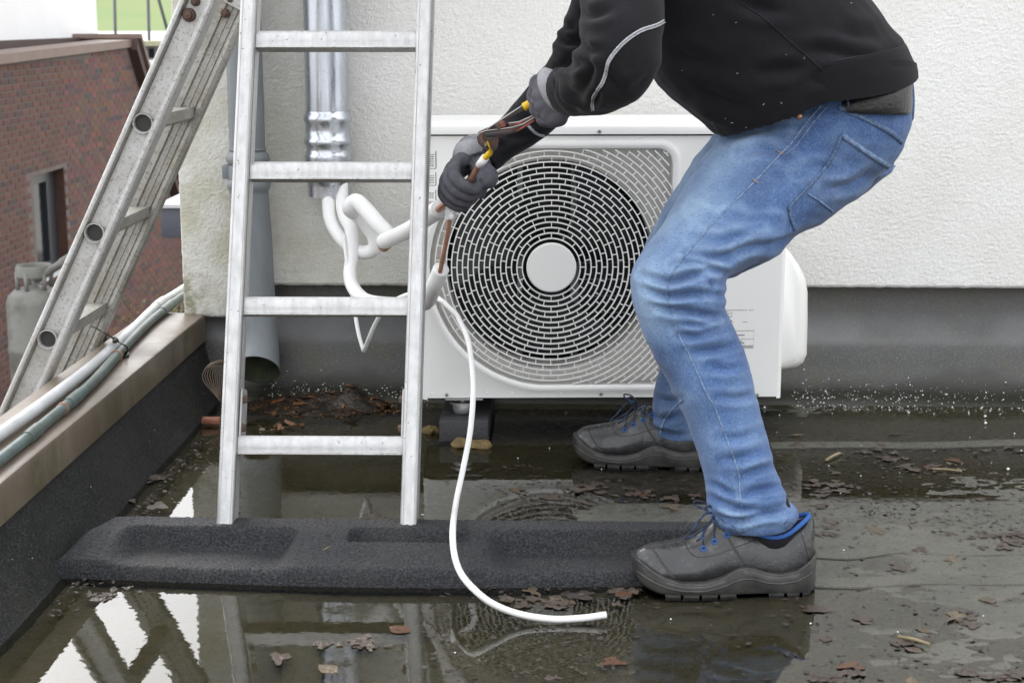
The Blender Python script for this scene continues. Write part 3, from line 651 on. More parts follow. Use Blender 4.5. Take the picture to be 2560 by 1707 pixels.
# inner shroud plate with the round fan opening, cavity, fan
RF = .2475; hx, hz = hub.x+.002, hub.z+.001
bb = B(); circ = lambda r, y, n=96: [Vector((hx+r*math.cos(2*math.pi*k/n), y, hz+r*math.sin(2*math.pi*k/n))) for k in range(n)]
def sqr(y, n=96):
    q = []
    for k in range(n):
        a = 2*math.pi*k/n; c_, s_ = math.cos(a), math.sin(a); s = min(.292/max(1e-9, abs(c_)), .288/max(1e-9, abs(s_))); q.append(Vector((hx+s*c_, y, hz+s*s_)))
    return q
bb.rings([sqr(.03), circ(RF+.012, .03), circ(RF, .036), circ(RF-.004, .05), circ(RF-.004, .10)], cap=False); A(bb, 'shroud', m_acin, smooth=rad(40))
bb = B(); bb.rings([circ(RF+.02, .101), circ(RF+.02, .23)], cap=False); bb.add(circ(RF+.02, .23), [tuple(range(96))]); A(bb, 'cavity', m_dark)
bb = B(); bb.lathe([(0, .075), (.05, .077), (.058, .09), (.058, .15)], (hx, 0, hz), 32, axis='y'); fan = A(bb, 'fan', m_fan, smooth=rad(50))
for k in range(3):
    bb = B(); rg = []
    for i in range(9):
        r = .05+.185*i/8; a0 = rad(20+120*k+18*i/8); wdt = rad(62+16*i/8); row = []
        for j in range(7): t = j/6; a = a0+wdt*(t-.5); row.append(Vector((hx+r*math.cos(a), .125-.075*(t-.5)-.01*math.sin(t*3.1), hz+r*math.sin(a))))
        rg.append(row)
    bb.rings(rg, cap=False, closed=False); A(bb, 'blade', m_fan, fan, smooth=9)
bb = B(); bb.box((hx+.055, .175, hz-.25), (hx+.075, .195, hz+.25)); bb.box((hx-.075, .175, hz-.25), (hx-.062, .195, hz+.25)); bb.box((hx-.05, .17, hz-.05), (hx+.05, .2, hz+.05)); A(bb, 'motor_bracket', m_motor)
for k in range(9):
    zf = hz-.19+.042*k; A(B().box((hx+.08, .205, zf), (hx+.235, .212, zf+.002)), 'heat_exchanger_fin', m_motor)
# grille: concentric rings, each with its own short spokes
bb = B(); bb.lathe([(0, -.0100), (.055, -.0099), (.0572, -.0085), (.058, -.006), (.058, -.002), (.0, -.001)], (hx, 0, hz), 64, axis='y'); A(bb, 'hub_disc', m_acw, smooth=rad(22))
dr = .01265; r = .0585+.009; i = 0; TB = .0028
while r < .42:
    n = 140; okk = [inside(hx+r*math.cos(2*math.pi*k/n), hz+r*math.sin(2*math.pi*k/n)) for k in range(n)]
    def qq(a, rr, y): return Vector((hx+rr*math.cos(a), y, hz+rr*math.sin(a)))
    segs = []
    if all(okk): segs = [list(range(n+1))]
    else:
        st0 = next((k for k in range(n) if not okk[k]), 0); cur = []
        for k in range(st0, st0+n+1):
            if okk[k % n]: cur.append(k)
            elif cur: segs.append(cur); cur = []
    m_ = 16 if r < .10 else (24 if r < .14 else (32 if r < .19 else (40 if r < .24 else 48)))
    for sg in segs:
        if len(sg) < 2: continue
        bb = B(); bb.rings([[qq(2*math.pi*k/n, r-TB/2, -.004), qq(2*math.pi*k/n, r+TB/2, -.004), qq(2*math.pi*k/n, r+TB/2, .004), qq(2*math.pi*k/n, r-TB/2, .004)] for k in sg])
        for k in range(m_):
            a = 2*math.pi*(k+(.5 if i % 2 else 0))/m_+math.pi/2; ka = a/(2*math.pi)*n
            if not any(sg[0] <= ka+o_*n <= sg[-1] for o_ in (-1, 0, 1)): continue
            if inside(hx+(r+dr)*math.cos(a), hz+(r+dr)*math.sin(a)):
                tn = Vector((-math.sin(a), 0, math.cos(a)))*.00095; p0 = qq(a, r, 0); p1 = qq(a, r+dr-TB/2, 0)
                bb.add([v_+Vector((0, y, 0)) for y in (-.003, .003) for v_ in (p0-tn, p0+tn, p1+tn, p1-tn)], [(0, 1, 2, 3), (4, 7, 6, 5), (0, 4, 5, 1), (1, 5, 6, 2), (2, 6, 7, 3), (3, 7, 4, 0)])
        A(bb, 'grille_ring', m_acw, smooth=rad(35))
    r += dr; i += 1
# valve cover on the right side
bb = B(); cov = [(1956, 612), (1975, 630), (1998, 664), (2013, 695), (2019, 730), (2019, 799), (2017, 885), (2008, 906), (1993, 917), (1956, 923)]
def cvr(d, s, inset):
    q = [acl(px, py, d) for px, py in cov]; cxm = Wd; return [Vector((Wd-.01+(v.x-Wd+.01)*s-(inset if v.x > Wd+.01 else 0), d, hz+(v.z-hz)*(1-(1-s)*.25)-.0)) for v in q]
rgs = []
for d, s in ((.075, .70), (.082, .88), (.095, .97), (.115, 1), (.24, 1), (.265, .95), (.28, .8)): rgs.append(cvr(d, s, 0))
bb.rings(rgs); A(bb, 'valve_cover', m_acw, smooth=rad(60))
for (px, py) in ((1498, 329), (1117, 987), (1502, 985), (1893, 987)):
    q = acl(px, py); bb = B(); d0 = -.006 if py < 400 else 0
    bb.lathe([(0, -.003), (.004, -.0028), (.0045, -.001), (.0045, .0)], (q.x, d0, q.z), 14, axis='y'); s_ = A(bb, 'screw', m_screw, smooth=rad(50))
    A(B().box((q.x-.003, d0-.0036, q.z-.0006), (q.x+.003, d0-.0031, q.z+.0006)).box((q.x-.0006, d0-.0036, q.z-.003), (q.x+.0006, d0-.0031, q.z+.003)), 'screw_slot', m_print, s_)
for (px, py) in ((1080, 983), (1218, 982), (1280, 982), (1560, 982), (1400, 984), (1600, 344)):
    q = acl(px, py); A(B().lathe([(0, -.0012), (.002, -.0009), (.003, 0)], (q.x, 0, q.z), 10, axis='y'), 'dimple', m_acw, smooth=9)
# printed notices
def prints(name, lines):
    bb = B()
    for (x0, y0, x1, y1) in lines:
        a = acl(x0, y1); c = acl(x1, y0); bb.add([(a.x, -.0012, a.z), (c.x, -.0012, a.z), (c.x, -.0012, c.z), (a.x, -.0012, c.z)], [(0, 1, 2, 3)])
    A(bb, name, m_print, fix=False)
ln = []
for y0, y1 in ((378, 421), (431, 463), (474, 504)):
    ln += [(1068, y1, 1090, y1+1.2), (1089, y0, 1090.4, y1)]
    y = y0+8
    while y < y1-6:
        x = 1068
        while x < 1084: l = R.uniform(2, 6); ln.append((x, y, min(x+l, 1085), y+2)); x += l+1.5
        y += 5.5
for x in range(1069, 1090, 3): ln.append((x, 507, x+1.2, 510))
prints('left_notice', ln)
ln = [(1800, 774.6, 1868, 775.8), (1872, 774.6, 1884, 775.6), (1856, 804, 1868, 805), (1800, 804.6, 1834, 805.6), (1812, 826, 1885, 827.2), (1883.6, 822, 1884.8, 868), (1838, 847, 1884, 848), (1848, 863, 1884, 864), (1852, 869, 1884, 870), (1872, 934, 1876, 938), (1878, 934, 1879, 938)]
for y in (779, 787): 
    ln += [(1800, y, 1822, y+1), (1806, y+4, 1829, y+5), (1829, y, 1830, y+5)]
for y, xs_ in ((794, (1806, 1820)), (800, (1808, 1830)), (836, (1836, 1858)), (852, (1845, 1853)), (856, (1846, 1860))):
    x = xs_[0]
    while x < xs_[1]: l = R.uniform(2, 4); ln.append((x, y, x+l, y+2.5)); x += l+1
prints('right_notice', ln)
tcv = bpy.data.curves.new('made', 'FONT'); tcv.body = 'MADE IN THAILAND'; tcv.size = .0062; tcv.align_x = 'RIGHT'
to = bpy.data.objects.new('made', tcv); COL.objects.link(to); bpy.context.view_layer.update()
tme = bpy.data.meshes.new_from_object(to.evaluated_get(bpy.context.evaluated_depsgraph_get())); bpy.data.objects.remove(to)
q = acl(1882, 868.5); tme.transform(Matrix.Translation((q.x, -.0013, q.z)) @ Matrix.Rotation(math.pi/2, 4, 'X')); tme.materials.clear()
link('lettering', tme, m_print, ac, world=False)
# adjustable metal mounts belong to the unit, rubber blocks stand on the roof
for xx in (acl(1160, 1000).x, Wd-.15):
    bb = B(); bb.bbox((xx-.045, .012, -.006), (xx+.045, .075, -.001), .002); bb.lathe([(.03, -.020), (.03, -.014)], (xx-.004, .045, 0), 20); bb.lathe([(.008, -.02), (.008, -.005)], (xx-.004, .045, 0), 6); bb.lathe([(.02, -.042), (.024, -.032), (.022, -.0205)], (xx-.004, .045, 0), 20)
    A(bb, 'mount', m_screw, smooth=rad(35))
g0 = G(1105, 1104, 0.0); 
for i, xx in enumerate((acl(1160, 1000).x, Wd-.15)):
    c_ = acm @ Vector((xx, 0, 0)); 
    b = B(); b.bbox((c_.x-.058, 3.575, -.02), (c_.x+.058, 3.97, .052), .004)
    o = b.obj('rubber_foot_block', m_block, smooth=rad(40)); setp(o, ['black rubber foot block under the left end of the air conditioner', 'black rubber foot block under the right end of the air conditioner'][i], 'foot block', 'rubber blocks under the air conditioner')

# ---- front ladder standing on the rubber block
lb0 = Vector((-.637, 2.767, .047)); lt0 = Vector((-.622, 3.09, 1.014)); ldir = (lt0-lb0).normalized(); lw = .343
lx = Vector((1, .012, 0)).normalized(); ln_ = lx.cross(ldir).normalized()         # ln_ points towards the viewer (-Y)
if ln_.y > 0: ln_ = -ln_
LL = 4.12
lad = empty('aluminium_ladder', tuple(lb0+lx*.19), 'upright white aluminium ladder standing on the black rubber block', 'ladder')
def railprof(cx_, c_, w_, d_, s=1):
    # profile in (lx, ln_) around the point
    pts = []; wv, dv, r = w_/2, d_/2, .006
    for (sx, sy, a0) in ((1, 1, 0), (-1, 1, 90), (-1, -1, 180), (1, -1, 270)):
        for k in range(4): a = rad(a0+30*k); pts.append((sx*(wv-r)+r*math.cos(a), sy*(dv-r)+r*math.sin(a)))
    return [c_+lx*x+ln_*y for x, y in pts]
RW, RD = .031, .062
for k, off in enumerate((0, lw)):
    c_ = lb0+lx*(off+RW/2)-ln_*(RD/2)
    n = 60; b = B(); b.rings([railprof(0, c_+ldir*(LL*i/n), RW, RD) for i in range(n+1)])
    rl = b.obj('rail', m_alu, lad, smooth=rad(40))
    for ga, gw in ((-RW*.30, .0007), (RW*.36, .0009)):
        gb = B(); s0 = c_+lx*ga+ln_*(RD/2+.0004); gb.rings([[s0+ldir*(.01+(LL-.02)*i/n)+lx*a for a in (-gw, gw)] for i in range(n+1)], cap=False, closed=False); gb.obj('groove', m_groove, rl)
    gb = B()      # dirt line in the side groove of the rail
    s0 = c_+lx*(RW/2+.0006)+ln_*(RD/2-.012); gb.rings([[s0+ldir*(.01+(LL-.02)*i/n)+ln_*a for a in (-.0016, .0016)] for i in range(n+1)], cap=False, closed=False); gb.obj('groove', m_grime, rl)
    fb = B(); q = railprof(0, c_, RW+.003, RD+.003); fb.rings([[p-ldir*.002 for p in q], [p+ldir*.012 for p in q]]); fb.obj('foot_cap', m_tie if k == 0 else m_block, lad)
def zon(py):        # distance along the ladder for a pixel row
    best = None
    for i in range(4000):
        s = -.1+i*.0005; v_ = lb0+ldir*s+lx*.19; u = proj(v_)[1]
        if best is None or abs(u-py) < best[0]: best = (abs(u-py), s)
    return best[1]
ss = [zon(y) for y in (1110, 760, 420, 90)]; sp = (ss[3]-ss[0])/3
allr = ss+[ss[3]+sp*k for k in range(1, 12) if ss[3]+sp*k < LL-.1]
for s in allr:
    c_ = lb0+ldir*s-ln_*.030
    prof_ = [(.0135, .013), (.0165, .006), (.0165, -.006), (.014, -.0125), (.0142, -.0150), (-.0165, -.0150), (-.0165, .013), (-.012, .0165), (.010, .0165)]
    # front towards viewer (ln_), up along Z-ish (ldir)
    b = B(); b.rings([[c_+lx*x+ln_*a+ldir*h for a, h in prof_] for x in (RW-.001, lw+.001)]); rr_ = b.obj('rung', m_alu, lad, smooth=rad(30))
    g2 = B(); g2.rings([[c_+lx*x+ln_*.0146+ldir*h for h in (-.0126, -.0144)] for x in (RW+.002, lw-.002)], cap=False, closed=False); 
    b = B(); b.rings([[c_+lx*x+ln_*a+ldir*h for a, h in ((.0158, -.0155), (.0158, -.0185), (-.016, -.0185), (-.016, -.0155))] for x in (RW-.001, lw+.001)]); b.obj('rung_lip', m_alu2, rr_)
# hinge plates on the inside of the rails
for k, (xo, sgn) in enumerate(((RW+.0015, 1), (lw-.0015, -1))):
    s0 = zon(1030); c_ = lb0+lx*xo+ldir*s0-ln_*.035
    b = B(); pts = [(.018, -.045), (.018, .040), (.012, .046), (-.028, .046), (-.036, .03), (-.036, -.045)]; b.prism([c_+ln_*a+ldir*h for a, h in pts], lx*(.003*sgn)); pl_ = b.obj('hinge_plate', m_alu, lad)
    for h in (.026, -.028):
        b = B(); b.tube([c_+ln_*.004+ldir*h+lx*(.003*sgn), c_+ln_*.004+ldir*h+lx*(.010*sgn)], [.0085, .007], 6); b.obj('bolt', m_rust, pl_)

# ---- left ladder: leans over the parapet from below
near_y, far_y = 3.300, 3.675
e0 = Vector((-1.083, 0, .427)); e1 = Vector((-.79, 0, 1.017)); d2 = (e1-e0).normalized(); n2 = Vector((d2.z, 0, -d2.x))     # n2: across the rail towards the right
llad = empty('leaning_ladder', (-2.5, 3.48, -2.4), 'weathered aluminium ladder leaning over the parapet at the left', 'ladder')
WR = .0725; s_lo, s_hi = -3.2, 1.9
def lpt(s, a, y): v_ = e0+d2*s+n2*a; return Vector((v_.x, y, v_.z))
def cprof(near):     # (across, y) outline of the rail section; flanges towards the viewer
    y = near_y if near else far_y
    fl = .0075; P_ = []
    def arc(ac, yc, r, a0, a1): return [(ac+r*math.cos(rad(a0+(a1-a0)*k/5)), yc+r*math.sin(rad(a0+(a1-a0)*k/5))) for k in range(6)]
    if near:
        P_ = [(0, y+.03), (0, y+.002)]+arc(.0075, y, .0075, 180, 300)+[(.0145, y+.006), (.0145, y+.0085), (.052, y+.0085), (.053, y+.006)]+arc(.0620, y+.0, .0105, 215, 360)+[(WR, y+.03)]
    else:
        P_ = [(0, y+.025), (0, y-.004), (.006, y-.006), (.020, y-.006), (.0205, y+.000), (.0235, y), (.024, y-.002), (.036, y-.002), (.0365, y+.0), (.0385, y), (.039, y-.002), (.050, y-.002), (.0505, y+.001), (.0535, y+.001), (.054, y-.004), (.062, y-.0065), (.070, y-.003), (WR, y+.003), (WR, y+.025)]
    return P_
for near in (True, False):
    n = 40; b = B(); b.rings([[lpt(s_lo+(s_hi-s_lo)*i/n, a, y) for a, y in cprof(near)] for i in range(n+1)]); rl = b.obj('rail', m_alu2 if near else m_alu3, llad, smooth=rad(28))
    if near:
        for a in (.0150, .0525):
            g = B(); g.rings([[lpt(s_lo+(s_hi-s_lo)*i/n, a+da, near_y+.0079) for da in (-.0012, .0012)] for i in range(n+1)], cap=False, closed=False); g.obj('groove', m_grime, rl)
hs_ = [P(*p, near_y) for p in ((120, 849), (238, 580), (355, 308))]
sv = [(Vector((v.x, 0, v.z))-e0).dot(d2) for v in hs_]; av = sum((Vector((v.x, 0, v.z))-e0).dot(n2) for v in hs_)/3; sp2 = (sv[2]-sv[0])/2
for s in [sv[0]+sp2*k for k in range(-11, 8)]:
    c_ = lpt(s, av, 0); b = B(); rg = []
    if abs(proj(Vector((c_.x, near_y, c_.z)))[1]-38) < 40: continue
    for r, y in ((.0225, near_y+.0084), (.0225, near_y+.000), (.0215, near_y-.0022), (.0195, near_y-.0022), (.0182, near_y-.0005), (.0178, near_y+.0076)):
        rg.append([Vector((c_.x+r*math.cos(2*math.pi*k/28), y, c_.z+r*math.sin(2*math.pi*k/28))) for k in range(28)])
    b.rings(rg, cap=False); te = b.obj('tube_end', m_alu2, llad, smooth=rad(40)); b = B(); b.add(rg[-1], [tuple(range(28))]); b.obj('bore_shade_disc', m_holedark, te)  # flat dark disc, painted shade in place of an open tube
    # flat topped tread
    U = Vector((1, 0, .0)); Wv = Vector((0, 0, 1)); prf_ = [(-.017, .012), (-.017, -.012), (-.010, -.017), (.012, -.017), (.021, -.010), (.024, .010)]
    tp = []
    for k in range(9): t = k/8; tp.append((.024-.041*t, .0125 if k % 2 else .0145))
    prf_ += tp
    b = B(); b.rings([[Vector((c_.x, y, c_.z))+U*a+Wv*h for a, h in prf_] for y in (near_y+.031, far_y+.004)]); b.obj('rung', m_alu3, llad)
for (px, py, yy, rr) in ((472, 38, near_y+.004, .013), (488, 4, near_y+.004, .009), (563, 34, far_y-.004, .010), (577, 0, far_y-.004, .010)):
    q = P(px, py, yy); b = B(); b.lathe([(0, -.013), (rr*.62, -.012), (rr*.66, -.005), (rr, -.004), (rr*1.12, .0), (rr*1.12, .004)], (q.x, yy, q.z), 12, axis='y'); b.obj('bolt', m_rust, llad, smooth=rad(35))
b = B(); q = [P(*p, far_y-.012) for p in ((560, 5), (600, 26), (620, -40), (560, -60))]; b.prism(q, (0, .004, 0)); b.obj('hinge_plate', m_alu2, llad)
b = B(); b.tube([lpt(.98, .03, 3.49)+Vector((-.42, 0, .40)), lpt(1.05, .03, 3.49)+Vector((.22, 0, -.12))], .02, 8, flat=1.8); b.obj('stay_bar', m_alu2, llad, smooth=9)

# ---- conduits on the parapet cap
def onpath(pts, z, r, n=10, sub=8): return catmull([G(*p, z) for p in pts], sub)
cA = B(); pw = onpath([(-60, 1123), (0, 1085), (120, 1000), (240, 907), (330, 826), (390, 768), (440, 735), (470, 716), (500, 700)], .226, .0145); cA.tube(pw, .0130, 14); o = cA.obj('white_conduit', m_conduit, smooth=9); setp(o, 'pale grey conduit lying along the brown parapet cap', 'conduit')
b = B(); q = [p for p in pw if 2.2 < p.y < 9]
i0 = min(range(len(pw)), key=lambda i: abs(proj(pw[i])[0]-398)); b.tube(pw[i0-1:i0+3], .0152, 14); b.obj('coupling', m_conduit, o, smooth=rad(40))
cB = B(); pw2 = onpath([(-60, 1186), (0, 1148), (110, 1060), (225, 962), (300, 880), (360, 818), (410, 775), (450, 745), (490, 722)], .223, .012); cB.tube(pw2, .0112, 14); o2 = cB.obj('green_conduit', m_teal, smooth=9); setp(o2, 'teal green jointed conduit beside the pale conduit on the cap', 'conduit')
for px in (72, 165, 412): 
    i0 = min(range(len(pw2)), key=lambda i: abs(proj(pw2[i])[0]-px)); b = B(); b.tube(pw2[i0:i0+2]+[pw2[i0+2]] if px != 412 else pw2[i0-1:i0+5], .0131, 14); b.obj('coupling', m_teal, o2, smooth=rad(40))
for px in (155, 295): 
    i0 = min(range(len(pw2)), key=lambda i: abs(proj(pw2[i])[0]-px)); b = B(); d_ = (pw2[i0+1]-pw2[i0]).normalized(); b.tube([pw2[i0], pw2[i0]+d_*.006], .0134, 14); b.obj('band', m_cop, o2, smooth=rad(40))
b = B(); ti = [P(228, 815, 3.62), P(262, 832, 3.5), G(286, 848, .245), G(300, 856, .246), G(316, 866, .240), G(318, 878, .225), G(308, 886, .213)]; b.tube(catmull(ti, 5), .0022, 6); b.tube(catmull([G(286, 846, .247), G(292, 851, .249), G(284, 854, .246)], 3), .005, 6); b.tube(catmull([G(306, 884, .214), G(318, 882, .214), G(318, 890, .213), G(306, 890, .213)], 4), .004, 6)
o = b.obj('cable_tie', m_tie, smooth=9); setp(o, 'black cable tie fastening the conduits to the leaning ladder', 'cable tie')

# ---- rubber block (support bar) under the ladder
mat_o = empty('rubber_support_block', (-.3, 2.7, 0), 'long black crumb rubber block under the ladder feet', 'rubber block')
def mat_mesh():
    x0, x1 = -.885, .36; V = []; Fc = []
    NXm, NYm = 560, 100; yb0 = lambda x: 2.833+.0*(x); yf = lambda x: 2.637-.035*math.sin(math.pi*min(1, max(0, (x+.9)/1.2)))
    sm = lambda a, b_, t: (lambda u: u*u*(3-2*u))(min(1, max(0, (t-a)/(b_-a))))
    for i in range(NXm+1):
        x = x0+(x1-x0)*i/NXm
        for j in range(NYm+1):
            t = j/NYm; y = yf(x)+(yb0(x)-yf(x))*t
            # profile: low rounded front lip, slope, high back bar
            h = .026-.010*sm(.05, .50, t)+.042*sm(.58, .68, t)
            solid = 0
            for (a, c, wd) in ((-1.1, -.80, .03), (-.475, -.13, .035)): solid = max(solid, sm(a-wd, a+wd*.2, x)*(1-sm(c-wd*.2, c+wd, x)))
            full = .034+.024*sm(.05, .55, t)
            h = h*(1-solid)+full*solid
            sl_ = sm(-.385, -.37, x)*(1-sm(-.20, -.15, x))*sm(.40, .45, t)*(1-sm(.60, .70, t)); h -= .034*sl_
            edge = min(t*14, (1-t)*9, 1); ex = min((x-x0)/.03, (x1-x)/.03, 1)
            e = math.sqrt(max(0, 1-(1-min(edge, 1))**2))*math.sqrt(max(0, 1-(1-max(0, min(ex, 1)))**2))
            if x < -.80: y += (.05*(1-t))*sm(-.80, -.885, x)*0
            n_ = noise.noise(Vector((x*170, y*170, h*170)))*.0019+noise.noise(Vector((x*330, y*330, h*300)))*.0012+noise.noise(Vector((x*12, y*12, 2)))*.0012
            sk = (t-.5)*.07*sm(-.72, -.89, x)
            V.append((x+sk*1.0, y, -.008+(h+.008)*e+n_*e))
    for i in range(NXm):
        for j in range(NYm): a = i*(NYm+1)+j; Fc.append((a, a+NYm+1, a+NYm+2, a+1))
    return meshof(V, Fc, 'rubber_support_block')
bpy.data.objects.remove(mat_o)
mat_o = link('rubber_support_block', mat_mesh(), m_rubber, smooth=9); setp(mat_o, 'long black crumb rubber block under the ladder feet', 'rubber block')

# ---- insulated pipes, copper, tape, white hose
def path(pts, Ys, sub=8):
    n = len(pts); ys = np.interp(np.linspace(0, 1, n), np.linspace(0, 1, len(Ys)), Ys); return catmull([P(*p, y) for p, y in zip(pts, ys)], sub)
pa_ = path(zT((648, 20), (655, 120), (668, 240), (725, 345), (810, 420), (885, 436), (935, 405), (925, 335), (870, 255), (815, 205)), [3.98, 3.95, 3.9, 3.86, 3.84, 3.84, 3.84])
o = B().tube(pa_, [.0172]*len(pa_), 16).obj('insulated_pipe', m_foam, smooth=9); setp(o, 'white insulated pipe looping down left out of the galvanised pipe', 'insulated pipe', 'white insulated pipes')
pb_ = path(zT((800, 200), (785, 165), (822, 130), (880, 180), (950, 262), (1030, 345)), [3.83, 3.80, 3.79, 3.76, 3.74])
o = B().tube(pb_, [.0168]*4+[.0195]*(len(pb_)-5)+[.019], 16).obj('insulated_pipe', m_foam, smooth=9); setp(o, 'short thick folded length of white insulated pipe in the middle of the loop', 'insulated pipe', 'white insulated pipes')
pd_ = path(zT((985, 372), (1070, 335), (1160, 290), (1250, 225), (1330, 172)), [3.70, 3.6, 3.45, 3.25, 3.10])
o = B().tube(pd_, [.0185]*len(pd_), 16).obj('insulated_pipe', m_foam, smooth=9); setp(o, 'white insulated pipe running up right behind the ladder rail to the hand', 'insulated pipe', 'white insulated pipes')
tA = path(zT((970, 385), (985, 405), (1015, 390)), [3.72, 3.70, 3.69], 4); o = B().tube(tA, .011, 8).obj('copper_pipe', m_cop, smooth=9); setp(o, 'bare copper elbow showing between the white insulated lengths', 'copper pipe', 'copper pipes')
pc_ = path(zT((735, 20), (735, 120), (750, 215), (793, 310), (796, 450), (784, 570), (808, 655), (880, 725), (1010, 748), (1150, 750), (1245, 735), (1290, 640), (1335, 535)), [3.98, 3.95, 3.88, 3.85, 3.8, 3.7, 3.5, 3.3, 3.15, 3.1])
o = B().tube(pc_, [.0165]*len(pc_), 16).obj('insulated_pipe', m_foam, smooth=9); setp(o, 'long white insulated pipe hanging down and passing behind the ladder rung', 'insulated pipe', 'white insulated pipes')
q = path(zT((1322, 575), (1330, 540), (1348, 450), (1372, 330), (1384, 240), (1388, 180)), [3.1, 3.08, 3.06, 3.05]); o = B().tube(q, .0048, 10).obj('copper_pipe', m_cop, smooth=9); setp(o, 'thin brown copper pipe rising from the lower insulation end to the tape', 'copper pipe', 'copper pipes')
q = path(zT((1310, 185), (1335, 165), (1375, 140)), [3.11, 3.08, 3.04]); o = B().tube(q, .0072, 10).obj('copper_pipe', m_cop, smooth=9); setp(o, 'copper stub leaving the upper insulation end beside the glove', 'copper pipe', 'copper pipes')
b = B(); q = [P(*p, 3.02) for p in zT((1372, 90), (1395, 98), (1422, 130), (1415, 180), (1405, 242), (1352, 240), (1362, 150))]; b.prism(q, (.004, .022, 0)); o = b.obj('silver_tape', m_foil, bevel=.002); setp(o, 'piece of silver tape wrapped round the copper pipe under the glove', 'tape')
# hose
hz_ = path(zT((745, 330), (770, 520), (805, 740), (835, 920), (866, 1030)), [3.86, 3.82, 3.78, 3.74, 3.72], 6)+path(zT((870, 1030), (900, 950), (945, 850), (1000, 770), (1080, 712), (1170, 684), (1270, 690), (1345, 735)), [3.72, 3.65, 3.6, 3.5, 3.4, 3.3], 6)
tail = D((1050, 725), (1073, 775), (1083, 830), (1087, 900), (1080, 990), (1064, 1075), (1048, 1150), (1040, 1215), (1043, 1270), (1058, 1315), (1088, 1352), (1130, 1385), (1190, 1409), (1265, 1421), (1335, 1419), (1393, 1411))
ys_ = [3.28, 3.22, 3.15, 3.07, 3.0, 2.94, 2.87, 2.79, 2.72, 2.67, 2.635]
tp_ = [P(*p, y) for p, y in zip(tail[:7], ys_)]+[G(*p, zz_) for p, zz_ in zip(tail[7:], (.10, .070, .063, .056, .036, .016, .008, .009, .014))]
hose = hz_+catmull(tp_, 6)
o = B().tube(hose, [.0050]*(len(hz_)-10)+list(np.linspace(.0050, .0058, 10))+[.0058]*(len(hose)-len(hz_)), 12).obj('white_hose', m_cable, smooth=9); setp(o, 'thin white hose hanging past the fan and curling on the wet roof', 'hose')

# ================================================================== PERSON
person = empty('person', (.38, 3.0, 0), 'person in black sweatshirt and blue jeans bending over to bend a pipe with pliers', 'person')
def ring(Apx, Bpx, Y, t, pw=2.0): return (*Apx, *Bpx, Y, t)
def loft_px(rings_, n=28, sub=5, b=None, sq=2.25):
    """limb from pixel pairs (front, back), distance Y and half thickness t"""
    R_ = catv(rings_, sub); C = [((P(r[0], r[1], r[4])+P(r[2], r[3], r[4]))/2, (P(r[2], r[3], r[4])-P(r[0], r[1], r[4]))/2, r[5]) for r in R_]
    rg = []
    for i, (c, u, t) in enumerate(C):
        ax = (C[min(i+1, len(C)-1)][0]-C[max(i-1, 0)][0]); v = ax.cross(u)
        v = v.normalized() if v.length > 1e-9 else Vector((0, -1, 0))
        if v.y > 0: v = -v
        v = (v*.5+Vector((0, -1, 0))*.5).normalized()
        q = []
        for k in range(n):
            a = 2*math.pi*k/n; ca_, sa_ = math.cos(a), math.sin(a)
            f = (abs(ca_)**sq+abs(sa_)**sq)**(-1/sq); q.append(c+u*(ca_*f)+v*(t*sa_*f))
        rg.append(q)
    b = b or B(); b.rings(rg); return b
def fuse(parts, voxel, smooth_it=4, fac=.5):
    b = B()
    for p in parts: b.add(p.v, p.f)
    me = b.me('fuse'); o = bpy.data.objects.new('fuse', me); COL.objects.link(o)
    m1 = o.modifiers.new('r', 'REMESH'); m1.mode = 'VOXEL'; m1.voxel_size = voxel
    if smooth_it: m2 = o.modifiers.new('s', 'SMOOTH'); m2.iterations = smooth_it; m2.factor = fac
    bpy.context.view_layer.update(); r = bpy.data.meshes.new_from_object(o.evaluated_get(bpy.context.evaluated_depsgraph_get()))
    bpy.data.objects.remove(o); bpy.data.meshes.remove(me); r.materials.clear(); return r
def seg_dist(Pxy, pts):
    """distance of points (N,2) to a polyline, and parameter 0..1 along it"""
    best = np.full(len(Pxy), 1e9); par = np.zeros(len(Pxy)); n = len(pts)-1
    for i in range(n):
        a = np.array(pts[i]); d = np.array(pts[i+1])-a; l2 = d@d+1e-12; t = np.clip(((Pxy-a)@d)/l2, 0, 1); q = np.linalg.norm(Pxy-(a+t[:, None]*d), axis=1)
        m_ = q < best; best[m_] = q[m_]; par[m_] = (i+t[m_])/n
    return best, par
def getco(me):
    co = np.zeros(len(me.vertices)*3); me.vertices.foreach_get('co', co); co = co.reshape(-1, 3)
    no = np.zeros(len(me.vertices)*3); me.vertices.foreach_get('normal', no); return co, no.reshape(-1, 3)
def projn(co):
    q = co-np.array((0, 0, H)); c = q@np.array(fw); return np.stack([1280+F*(q@np.array(rt))/c, 853.5-F*(q@np.array(up))/c], 1)
def folds(me, fl, nz_amp=.0, nz_s=20, back=.3, fine=None):
    """cloth folds: each (pixel polyline on the near side, amplitude in m, width in px); negative = valley"""
    co, no = getco(me); px = projn(co); d = np.zeros(len(co)); wgt = np.clip((-no[:, 1]+back)/.5, 0, 1)
    for pts, amp, wd in fl:
        pts2 = [tuple(v) for v in catv(pts, 4)]; q, par = seg_dist(px, pts2); taper = np.clip(np.sin(np.pi*np.clip(par*.9+.05, 0, 1)), .15, 1)
        d += amp*np.exp(-(q/wd)**1.25)*taper*wgt
        # shoulder next to the crease, so that it reads as a roll of cloth
        d += -amp*.55*np.exp(-((q-wd*2.0)/(wd*1.1))**2)*taper*wgt
    if nz_amp:
        d += np.array([nz_amp*(noise.noise(Vector(c)*nz_s)+.6*noise.noise(Vector(c)*nz_s*2.3)) for c in co])
    d += fine(co, px)*wgt if fine is not None else 0
    co2 = co+no*d[:, None]; me.vertices.foreach_set('co', co2.ravel()); me.update(); return me
